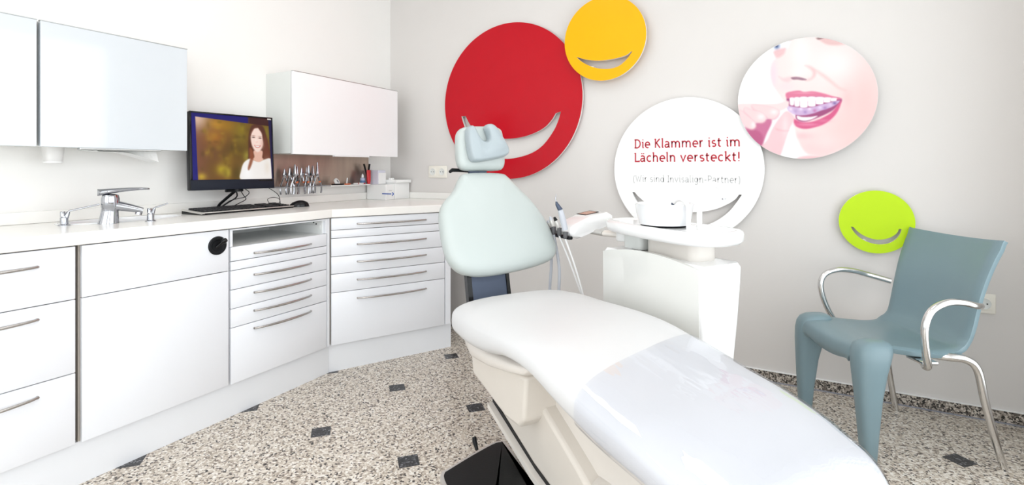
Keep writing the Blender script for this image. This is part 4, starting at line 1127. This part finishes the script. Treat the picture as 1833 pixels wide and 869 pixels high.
pre = [[(x - dx, y, z) for x, y, z in shrink(r0, k)] for k, dx in ((.05, .030), (.4, .028), (.7, .021), (.9, .010))]
post = [[(x + dx, y, z) for x, y, z in shrink(r1, k)] for k, dx in ((.9, .010), (.7, .019), (.4, .025), (.05, .027))]
B().rings(pre + rr + post).build('seat_cushion', 'vinyl_seat', dc, smooth=70)
# clear film over the foot end
rr = []
for i, x in enumerate(np.linspace(.275, XE, 40)):
    fade = max(0, 1 - i / 12)
    rr.append([(xx - .22 * yy * fade, yy, zz) for xx, yy, zz in [(lambda q: q)(q) for q in seat_ring(x, .005, 40, True)]])
# re-seat slanted stations on the cushion surface
rr2 = []
for ring in rr:
    row = []
    for k, (xx, yy, zz) in enumerate(ring):
        q = seat_ring(min(xx, XE), .005, 40, True)[k]; row.append((xx, q[1], q[2]))
    rr2.append(row)
last = rr2[-1]
cl_ = [[(x + dx, y, z) for x, y, z in shrink(last, k)] for k, dx in ((.95, .014), (.8, .026), (.6, .032))]
fo = B().rings(rr2 + cl_, False, False, closed=False).build('clear_cover', 'cover', dc, smooth=80)
fo['label'] = 'clear glossy plastic cover over the leg rest'

# backrest
rec = math.radians(25)
S3 = -A3 * math.sin(rec) + UP * math.cos(rec); N3 = A3 * math.cos(rec) + UP * math.sin(rec)
BO = dl(-.575, 0, .64)
oln = px_outline([(822, 319), (830, 311.5), (862, 309.5), (896, 311), (908, 317), (928, 337), (953, 363), (976, 395), (990, 425), (995.5, 448), (988, 464), (960, 476), (920, 486), (880, 493), (850, 494), (824, 487), (805, 468), (795, 440), (789, 405), (788, 380), (796, 360), (812, 341)], BO, N3, L3, S3)
def bf(a_, b_, hh): return BO + L3 * a_ + S3 * b_ + N3 * hh
pillow(oln, [(.05, -.055), (.02, -.052), (.006, -.040), (0, -.02), (0, -.005), (.004, .008), (.012, .018), (.026, .026), (.05, .031), (.08, .033)], bf, True, .006).build('backrest', 'vinyl', dc, smooth=70, world=True)
pillow(oln, [(.06, -.075), (.045, -.072), (.04, -.052)], bf, True, 0).build('backrest_shell', 'plastic_gloss', dc, smooth=50, world=True)
# curved strut joining seat and backrest
b = B(); rows = []
ys0, ys1 = -.115, .052
for k in range(12):
    s_ = k / 11; z = .40 + .36 * s_; x = -.60 - .02 * math.sin(PI * s_) - .075 * s_ ** 1.6
    rows.append([(x, ys0, z), (x, ys1, z), (x - .018, ys1, z), (x - .018, ys0, z)])
b.rings(rows); strut = b.build('back_strut', 'strut', dc)
b = B(); rows2 = [[(q[0] + .006, yy0, q[2]), (q[0] + .006, yy1, q[2]), (q[0] - .024, yy1, q[2]), (q[0] - .024, yy0, q[2])] for yy0, yy1 in ((ys0 - .022, ys0 - .0005),) for q in [r[0] for r in rows]]
b.rings(rows2); b.build('strut_rail', 'black_gloss', dc)
b = B(); b.rings([[(q[0] + .006, yy, q[2]) for q, yy in ((r[0], ys1 + .0005), (r[0], ys1 + .016))] + [(r[0][0] - .024, ys1 + .016, r[0][2]), (r[0][0] - .024, ys1 + .0005, r[0][2])] for r in rows]); b.build('strut_rail', 'black_gloss', dc)
for yy in (ys0 + .035, ys1 - .022):
    B().cyl((-.602, yy, .475), (-.606 - .02, yy, .475), .006, n=12).build('strut_bolt', 'plastic_white', strut, smooth=40)
# neck of the headrest
b = B(); pn = np.array(dl(-.815, .0, 1.09)); b.box((-.825, -.055, 1.02), (-.805, .035, 1.16), .003, 2); b.build('headrest_bar', 'strut', dc)
B().box((-.804, -.03, 1.082), (-.8005, .012, 1.092), .001, 1).build('red_marker', 'red_plastic', dc)
b = B(); b.tube([(-.83, -.02, 1.075), (-.83, -.10, 1.082), (-.82, -.135, 1.083), (-.81, -.15, 1.075)], [.006, .008, .009, .007], 10); b.build('release_lever', 'black', dc, smooth=50)
# headrest cushion and horseshoe neck pad
hr = math.radians(6)
HS = -A3 * math.sin(hr) + UP * math.cos(hr); HN = A3 * math.cos(hr) + UP * math.sin(hr)
HO = dl(-.79, 0, 1.10)
oh = px_outline([(819, 242), (825, 231), (838, 226.5), (862, 226), (884, 226.5), (897, 233), (901, 250), (903, 275), (903.5, 292), (899, 303), (888, 305.5), (860, 306), (835, 305.5), (824, 300), (819.5, 285), (818.5, 262)], HO, HN, L3, HS)
def hf(a_, b_, hh): return HO + L3 * a_ + HS * b_ + HN * hh
pillow(oh, [(.03, -.05), (.012, -.046), (.003, -.036), (0, -.022), (0, -.006), (.003, .004), (.009, .011), (.018, .016), (.03, .018)], hf, True, .002).build('headrest', 'vinyl', dc, smooth=70, world=True)
PO = HO + HN * .045
op = px_outline([(836, 234), (840, 226), (846, 224.5), (851, 229), (856, 240), (862, 249), (868, 252.5), (873, 251.5), (874.5, 247), (872, 238), (869, 229), (872, 223), (879, 221.5), (886, 225), (893, 234), (901, 247), (908.5, 261), (911, 270), (908, 278), (897, 282.5), (870, 288), (852, 290), (844, 286), (839.5, 273), (836.5, 253)], PO, HN, L3, HS, 4)
def pf(a_, b_, hh): return PO + L3 * a_ + HS * b_ + HN * hh
pillow(op, [(.012, -.036), (.004, -.032), (0, -.022), (0, -.010), (.002, .004), (.005, .012), (.009, .018), (.0135, .021)], pf, False).build('neck_pad', 'vinyl_pad', dc, smooth=75, world=True)

# seat frame, side box and lift
b = B(); rr = []
for x, zt, zb, wd in ((-.55, .455, .40, .16), (-.50, .452, .375, .21), (-.40, .448, .365, .232), (-.25, .452, .385, .236), (-.10, .468, .415, .232), (-.02, .478, .435, .225), (.0, .478, .455, .21)):
    rr.append([(x, wd * math.copysign(abs(math.cos(t_)) ** .4, math.cos(t_)), (zt + zb) / 2 + (zt - zb) / 2 * math.copysign(abs(math.sin(t_)) ** .5, math.sin(t_))) for t_ in np.linspace(0, 2 * PI, 33)[:-1]])
b.rings(rr).build('seat_frame', 'plastic_cream2', dc, smooth=60)
b = B()
b.prism([(-.455, .375), (-.44, .30), (-.17, .245), (-.075, .250), (-.045, .285), (-.030, .43), (-.12, .42), (-.30, .39)], [], .36, lambda a_, c_, hh: (a_, -.205 + hh, c_))
o_ = b.build('side_housing', 'plastic_cream', dc, smooth=30)
bv = o_.modifiers.new('bevel', 'BEVEL'); bv.width = .012; bv.segments = 3; bv.limit_method = 'ANGLE'
B().cyl((-.452, -.15, .315), (-.462, -.15, .312), .013, n=16).build('socket_hole', 'black', dc)
B().box((-.595, -.20, .405), (-.56, -.14, .445), .01, 3).build('end_cap', 'plastic_gloss', dc, smooth=50)
# sloping lift arm
b = B()
b.prism([(-.40, .20), (-.40, .33), (-.22, .37), (-.13, .355), (.15, .215), (.30, .13), (.30, .05), (.15, .05), (-.10, .10)], [], .24, lambda a_, c_, hh: (a_, -.135 + hh, c_))
o_ = b.build('lift_arm', 'plastic_cream', dc, smooth=30); bv = o_.modifiers.new('bevel', 'BEVEL'); bv.width = .014; bv.segments = 3; bv.limit_method = 'ANGLE'
b = B()
b.prism([(-.30, .30), (-.20, .43), (.10, .46), (.26, .44), (.44, .38), (.42, .24), (.30, .17), (.0, .20)], [], .17, lambda a_, c_, hh: (a_, -.085 + hh, c_))
o_ = b.build('lift_cover', 'plastic_cream2', dc, smooth=30); bv = o_.modifiers.new('bevel', 'BEVEL'); bv.width = .014; bv.segments = 3; bv.limit_method = 'ANGLE'
def strip(y0, y1, dz0, dz1, m, name):
    b = B(); b.prism([(-.42, .185 + dz0), (-.10, .085 + dz0), (.18, .030 + dz0), (.18, .030 + dz1), (-.10, .085 + dz1), (-.42, .185 + dz1)], [], y1 - y0, lambda a_, c_, hh: (a_, y0 + hh, c_)); b.build(name, m, dc)
strip(-.128, .10, -.004, .014, 'black', 'arm_gap_shade')  # solid black strip drawn for the shade in the gap below the arm
strip(-.150, .10, -.024, -.004, 'plastic_cream2', 'base_edge')
# base plate and front housing on the floor
b = B(); b.rings([[(.10 + x, .04 + y, z) for x, y in sup(40, rx, ry, 5)] for rx, ry, z in ((.50, .10, 0), (.50, .10, .018), (.485, .09, .028))]).build('base_plate', 'plastic_cream', dc, smooth=40)
b = B(); b.rings([[(.38 + x, -.01 + y, z) for x, y in sup(40, rx, ry, 4)] for rx, ry, z in ((.26, .165, .0285), (.26, .165, .10), (.245, .155, .16), (.20, .13, .20), (.1, .06, .212))]).build('front_housing', 'plastic_cream2', dc, smooth=60)

# foot control on the floor
fc = thing('foot_control', 'black rubber foot control with metal rim on the floor by the chair base', 'foot pedal', tuple(dl(-.15, -.26, 0)), DC_ROT)
fo_ = [(-.150, -.104), (-.190, .0), (-.222, .10), (-.222, .140), (-.200, .155), (-.06, .135), (.08, .100), (.22, .100), (.245, .085), (.245, -.115), (.225, -.135), (.0, -.150), (-.10, -.145), (-.138, -.128)]
ofc = [tuple(q) for q in catmull(fo_, 3)]
B().prism(ofc, [], .047, lambda a_, c_, hh: (a_, c_, hh)).build('metal_rim', 'silver', fc)
mo = [tuple(q) for q in inset_ring(ofc, .012)]
B().prism(mo, [], .0025, lambda a_, c_, hh: (a_, c_, .0472 + hh)).build('rubber_mat', 'rubber', fc)
b = B(); b.tube([(-.236, .05, .03), (-.262, .052, .05), (-.27, .054, .062)], [.006, .009, .008], 10); b.build('toggle', 'black', fc, smooth=50)

# ------------------------------------------------------------------ treatment unit (tower, cuspidor, instrument head)
tu = thing('treatment_unit', 'white dental unit tower with rinsing bowl behind the treatment chair', 'dental unit', tuple(dl(-.125, .49, 0)), DC_ROT)
def tl(x, y, z): return (x + .125, y - .49, z)     # chair frame -> unit frame
def rrect(x0, x1, y0, y1, r, n=6):
    out = []
    for cx, cy, a0 in ((x1 - r, y1 - r, 0), (x0 + r, y1 - r, 90), (x0 + r, y0 + r, 180), (x1 - r, y0 + r, 270)):
        for i in range(n + 1):
            a_ = math.radians(a0 + 90 * i / n); out.append((cx + r * math.cos(a_), cy + r * math.sin(a_)))
    return out
crown = lambda x: .036 * (1 - ((x + .12) / .275) ** 2) - .004
rr = []
for z, yb, yf in ((0.0, .50, .44), (.05, .505, .43), (.2, .525, .41), (.4, .56, .398), (.55, .582, .395), (.68, .597, .395), (.735, .600, .397)):
    rr.append([tl(x, y, z + (crown(x) + .0 if z > .7 else (crown(x) * .8 if z > .6 else 0))) for x, y in rrect(-.392, .142, yf, yb, .012)])
rr.append([tl(x, y, .748 + crown(x)) for x, y in rrect(-.384, .134, .405, .592, .01)])
B().rings(rr).build('tower', 'plastic_gloss', tu, smooth=50)
# curved glossy front panel
rr = []
for x in np.linspace(-.388, .128, 24):
    zt = .735 + crown(x); bulge = .010 * (1 - ((x + .13) / .26) ** 2)
    rr.append([tl(x, .395 - bulge - .004, zt), tl(x, .400, zt), tl(x, .445, .05), tl(x, .425 - bulge, .05), tl(x, .3985 - bulge - .004, .40)])
B().rings(rr).build('front_panel', M['gloss'] if False else 'panel_grey' if 'panel_grey' in M else 'carcass_side', tu, smooth=50)
# column between tower and tray
b = B(); b.rings([[tl(x, y, z) for x, y in rrect(-.20, .06, .45, .58, .04)] for z in (.74, .8175)]); b.build('tray_column', 'plastic_cream2', tu, smooth=40)
b = B(); b.rings([[tl(x, y, z) for x, y in rrect(-.33, -.22, .45, .56, .02)] for z in (.755, .8175)]); b.build('tray_bracket', 'carcass_side', tu, smooth=40)
# tray
to = catmull([(-.425, .475), (-.395, .415), (-.28, .375), (-.10, .352), (.06, .352), (.150, .385), (.185, .46), (.175, .56), (.10, .625), (-.15, .645), (-.33, .62), (-.41, .56)], 6)
b = B(); b.rings([[tl(q[0], q[1], z) for q in inset_ring(to, d)] for d, z in ((.03, .818), (.010, .821), (.001, .832), (0, .856), (.004, .865), (.012, .869), (.025, .869), (.032, .864), (.05, .864))]).build('bowl_tray', 'plastic_gloss', tu, smooth=60)
# rinsing bowl
bc = tl(-.115, .475, 0)
b = B(); b.lathe([(.088, .8705), (.095, .872), (.103, .90), (.110, .945), (.113, .952), (.108, .954), (.100, .945), (.09, .90), (.06, .885), (.02, .883)], c=bc, n=48); b.build('rinsing_bowl', 'ceramic', tu, smooth=50)
b = B(); b.lathe([(.086, .8642), (.091, .866), (.086, .870)], c=bc, n=40); b.build('bowl_shadow_gap', 'black', tu, smooth=50)  # black ring stands in for the shadow gap under the bowl
# cup filler and bowl rinse spouts
def pt(x, y, z): return tl(x, y, z)
b = B(); b.tube([pt(.037, .50, .8642), pt(.037, .50, .90), pt(.037, .50, 1.0)] + [pt(.037 + .045 * (1 - math.cos(a_)), .50 + .01 * (1 - math.cos(a_)), 1.0 + .034 * math.sin(a_)) for a_ in np.linspace(.15, PI, 14)] + [pt(.127, .52, .985)], .0098, 14); fil = b.build('cup_filler', 'plastic_white', tu, smooth=60)
B().cyl(pt(.127, .52, .985), pt(.128, .52, .979), .007, n=12).build('nozzle', 'steel', fil, smooth=40)
b = B(); b.tube([pt(.012, .470, .8642), pt(.012, .470, .93)] + [pt(.012 - .04 * (1 - math.cos(a_)), .470, .938 + .036 * math.sin(a_)) for a_ in np.linspace(0, PI * .8, 12)], .0085, 12); fil = b.build('bowl_rinse_spout', 'plastic_white', tu, smooth=60)
e_ = pt(.012 - .04 * (1 - math.cos(PI * .8)), .470, .938 + .036 * math.sin(PI * .8))
B().cyl(e_, (e_[0] - .006, e_[1], e_[2] - .008), .006, n=12).build('nozzle', 'strut', fil, smooth=40)
# swing arm
b = B(); b.tube([pt(-.27, .50, .800), pt(-.36, .50, .800), pt(-.47, .47, .795)], [.030, .030, .026], 18, flat=.55); b.build('swing_arm', 'plastic_cream2', tu, smooth=50)
b = B(); b.lathe([(.036, .772), (.040, .776), (.040, .812), (.034, .8175)], c=tl(-.37, .50, 0), n=28); b.build('arm_joint', 'plastic_white', tu, smooth=50)
b = B(); b.tube([pt(-.47, .47, .795), pt(-.61, .47, .792)], [.024, .02], 16, flat=.6); b.build('swing_arm', 'silver', tu, smooth=50)
# instrument head: wedge with display
def hl(x, y, z): return tl(x - .055, y + .040, z)
HW0, HW1 = -.615, -.475
prof = [(.275, .800), (.285, .778), (.33, .768), (.44, .800), (.52, .822), (.535, .835), (.53, .868), (.50, .884), (.40, .868), (.33, .842), (.285, .818)]
rr = []
for x, k in ((HW0, .86), (HW0 + .008, .97), (HW0 + .02, 1), (HW1 - .02, 1), (HW1 - .008, .97), (HW1, .86)):
    c0, c1 = .41, .825
    rr.append([hl(x, c0 + (y - c0) * (k if k < 1 else 1), c1 + (z - c1) * k) for y, z in prof])
hd = B().rings(rr).build('instrument_head', 'plastic_gloss', tu, smooth=40)
MD = Matrix(((1, 0, 0, 0), (0, 1, 0, 0), (0, 0, 1, 0), (0, 0, 0, 1)))
def hz_(y): return interp(y, [.33, .40, .50], [.842, .868, .884])
def quad_on_head(x0, x1, y0, y1, lift, m, name, thick=.002):
    b = B(); b.rings([[hl(x0, y, hz_(y) + lift - thick), hl(x1, y, hz_(y) + lift - thick), hl(x1, y, hz_(y) + lift), hl(x0, y, hz_(y) + lift)] for y in (y0, y1)]); return b.build(name, m, tu if m != 'display' else hd)
quad_on_head(-.602, -.528, .405, .482, .0018, 'black', 'display_frame'); quad_on_head(-.592, -.532, .412, .472, .0028, 'display', 'display')
b = B(); b.box(hl(-.63, .262, .770), hl(-.46, .283, .785), .004, 2); hold = b.build('instrument_holder', 'black', tu, smooth=40)

# four handpieces resting in the holder
names = [('handpiece', 'short grey handpiece, farthest left in the instrument holder', (980, 395), (986, 407), .5), ('handpiece', 'short grey handpiece, second from the left in the holder', (984.5, 388), (991, 405), .5),
         ('handpiece', 'short dark-tipped handpiece, third from the left in the holder', (992, 389), (1001, 407), .5), ('scaler_handpiece', 'long grey handpiece with thin curved tip rising from the holder', (996, 347), (1012, 412), 1)]
for i, (nm, lb, tip, bot, kind) in enumerate(names):
    xx = -.625 + .052 * i
    base = dl(xx - .055, (.262 if i < 3 else .27) + .040, .783)
    nrm = RT * 0 + FW; dpl = float(nrm @ base)
    P0 = on_plane(bot[0], bot[1], nrm, dpl); P1 = on_plane(tip[0], tip[1], nrm, dpl)
    t = thing(nm, lb, 'handpiece', tuple(P0 - UP * .02))
    lo = Vector(P0 - UP * .0) - t.location; hi = Vector(P1) - t.location
    if i < 3:
        B().tube([lo, lo.lerp(hi, .35), lo.lerp(hi, .65)], [.011, .0125, .010], 14).build('grip', 'silver', t, smooth=50)
        B().tube([lo.lerp(hi, .652), lo.lerp(hi, .75), hi], [.009, .008, .005], 12).build('tip', 'black' if i == 2 else 'hose', t, smooth=50)
    else:
        B().tube([lo, lo.lerp(hi, .3), lo.lerp(hi, .55)], [.013, .0145, .012], 16).build('grip', 'hose', t, smooth=50)
        s1 = Vector(on_plane(997, 366, nrm, dpl)) - t.location; s2 = Vector(on_plane(994.3, 356, nrm, dpl)) - t.location
        B().tube([lo.lerp(hi, .552), s1, s1.lerp(s2, .5)], [.0118, .008, .0035], 14).build('neck', 'strut', t, smooth=50)
        B().tube([s1.lerp(s2, .45), s2, s2.lerp(hi, .6), hi], [.0034, .0026, .002, .0013], 8).build('scaler_tip', 'steel', t, smooth=50)
    B().tube([lo.lerp(hi, -.05), lo - Vector((0, 0, .03)), lo - Vector((0, 0, .04))], [.011, .010, .006], 12).build('cradle', 'dark_grey', t, smooth=50)
    # hose hanging down behind the seat, looping back under the head
    end = [(984, 545), (1001, 545), (1046, 545), (1049, 548)][i]
    pl_d = dpl + .02
    q0 = lo - Vector((0, 0, .04)); q2 = Vector(on_plane(end[0], end[1], nrm, pl_d)) - t.location
    mid = [(987, 470), (1001, 480), (1022, 475), (1030, 480)][i]; q1 = Vector(on_plane(mid[0], mid[1], nrm, pl_d)) - t.location
    q3 = q2 + Vector((.03, .02, -.14)); q4 = q2 + Vector((.10, .06, -.16)); q5 = q2 + Vector((.16, .10, -.05))
    B().tube(catmull([tuple(q0), tuple(q1), tuple(q2), tuple(q3), tuple(q4), tuple(q5)], 8, False), .0072 if i < 2 else .0042, 10).build('hose', 'hose' if i < 2 else 'hose_white', t, smooth=60)

# ------------------------------------------------------------------ blue guest chair
SC = .982
gc = thing('armchair', 'grey-blue moulded plastic chair with aluminium arms and rear legs', 'chair', (.383 * SC, 2.60 * SC, 0), math.radians(208.4))
prof = [(.262, .372), (.272, .392), (.268, .420), (.250, .440), (.21, .450), (.15, .446), (.08, .436), (.0, .428), (-.06, .427), (-.105, .437), (-.132, .462), (-.147, .51), (-.160, .57), (-.176, .64), (-.197, .71), (-.222, .775), (-.250, .832)]
prof = catmull(prof, 4, False); npf = len(prof)
NV = 24
verts = []; 
cumz = [q[1] for q in prof]
for k, (x, z) in enumerate(prof):
    s_ = k / (npf - 1)
    for j in range(NV + 1):
        v = -1 + 2 * j / NV
        hw = interp(s_, [0, .12, .3, .5, .62, .8, 1], [.135, .165, .205, .212, .206, .210, .224])
        y = hw * v
        dz = dx = 0
        if s_ < .58: dz -= .016 * (1 - v * v) * min(1, max(0, s_ - .02) / .2)
        if s_ < .14: dz -= .020 * (1 - v * v) * (1 - s_ / .14)
        if s_ > .5: dx -= .026 * (1 - v * v) * min(1, (s_ - .5) / .2)
        e = max(0, abs(v) - .86) / .14
        if s_ < .55: dz -= .012 * e * e
        else: dx -= .010 * e * e
        if s_ > .97: dz += .010 * (v * v)
        verts.append(((x + dx) * SC, y * SC, (z + dz) * SC))
me = bpy.data.meshes.new('seat_shell')
W1 = NV + 1
me.from_pydata(verts, [], [(k * W1 + j, k * W1 + j + 1, (k + 1) * W1 + j + 1, (k + 1) * W1 + j) for k in range(npf - 1) for j in range(NV)])
me.materials.append(M['chair_blue'])
for q in me.polygons: q.use_smooth = True
so = bpy.data.objects.new('seat_shell', me); C.objects.link(so); so.parent = gc
sm = so.modifiers.new('solid', 'SOLIDIFY'); sm.thickness = .020; sm.offset = -1
bv = so.modifiers.new('bevel', 'BEVEL'); bv.width = .006; bv.segments = 3; bv.limit_method = 'ANGLE'; bv.angle_limit = math.radians(50)
for s_ in (-1, 1):
    rr = []
    for z, cx, cy, rx, ry in ((.0, .232, .205, .019, .021), (.006, .232, .205, .023, .024), (.12, .232, .203, .032, .030), (.25, .228, .198, .044, .036), (.34, .221, .192, .056, .044), (.39, .213, .187, .064, .050), (.42, .206, .183, .066, .052), (.44, .200, .180, .061, .049), (.452, .194, .177, .048, .039), (.458, .190, .175, .028, .022)):
        rr.append([((cx + x) * SC, (s_ * cy + y) * SC, z * SC) for x, y in sup(28, rx, ry, 3.0)])
    B().rings(rr).build('front_leg', 'chair_blue', gc, smooth=60)
def tub(pts, r, name, k=8, n=14):
    P = catmull(pts, k, False)
    if isinstance(r, tuple): rad = [r[0] + (r[1] - r[0]) * i / (len(P) - 1) for i in range(len(P))]
    else: rad = r
    return B().tube([tuple(c_ * SC for c_ in q) for q in P], rad, n).build(name, 'alu', gc, smooth=60)
tub([(.02, .19, .392), (.045, .235, .380), (.056, .262, .392), (.072, .272, .446), (.078, .275, .53), (.055, .275, .592), (.0, .272, .622), (-.06, .268, .624), (-.12, .258, .610), (-.172, .222, .598)], .0125, 'armrest')
tub([(.02, -.19, .392), (.045, -.235, .385), (.062, -.262, .40), (.100, -.272, .48), (.118, -.275, .56), (.098, -.275, .612), (.04, -.272, .634), (-.03, -.268, .630), (-.10, -.258, .612), (-.172, -.222, .592)], .0125, 'armrest')
tub([(.0, .13, .398), (-.06, .20, .402), (-.115, .225, .400), (-.150, .235, .365), (-.172, .238, .26), (-.21, .240, .11), (-.243, .241, .0)], (.016, .0115), 'rear_leg')
tub([(.0, -.13, .398), (-.06, -.19, .402), (-.10, -.205, .395), (-.128, -.208, .345), (-.145, -.210, .25), (-.168, -.212, .11), (-.190, -.214, .0)], (.016, .0115), 'rear_leg')
B().box((.0, .16, .378), (.06, .24, .390), .004, 2).build('arm_bracket', 'alu', gc, smooth=40)
B().box((.0, -.24, .378), (.06, -.16, .390), .004, 2).build('arm_bracket', 'alu', gc, smooth=40)
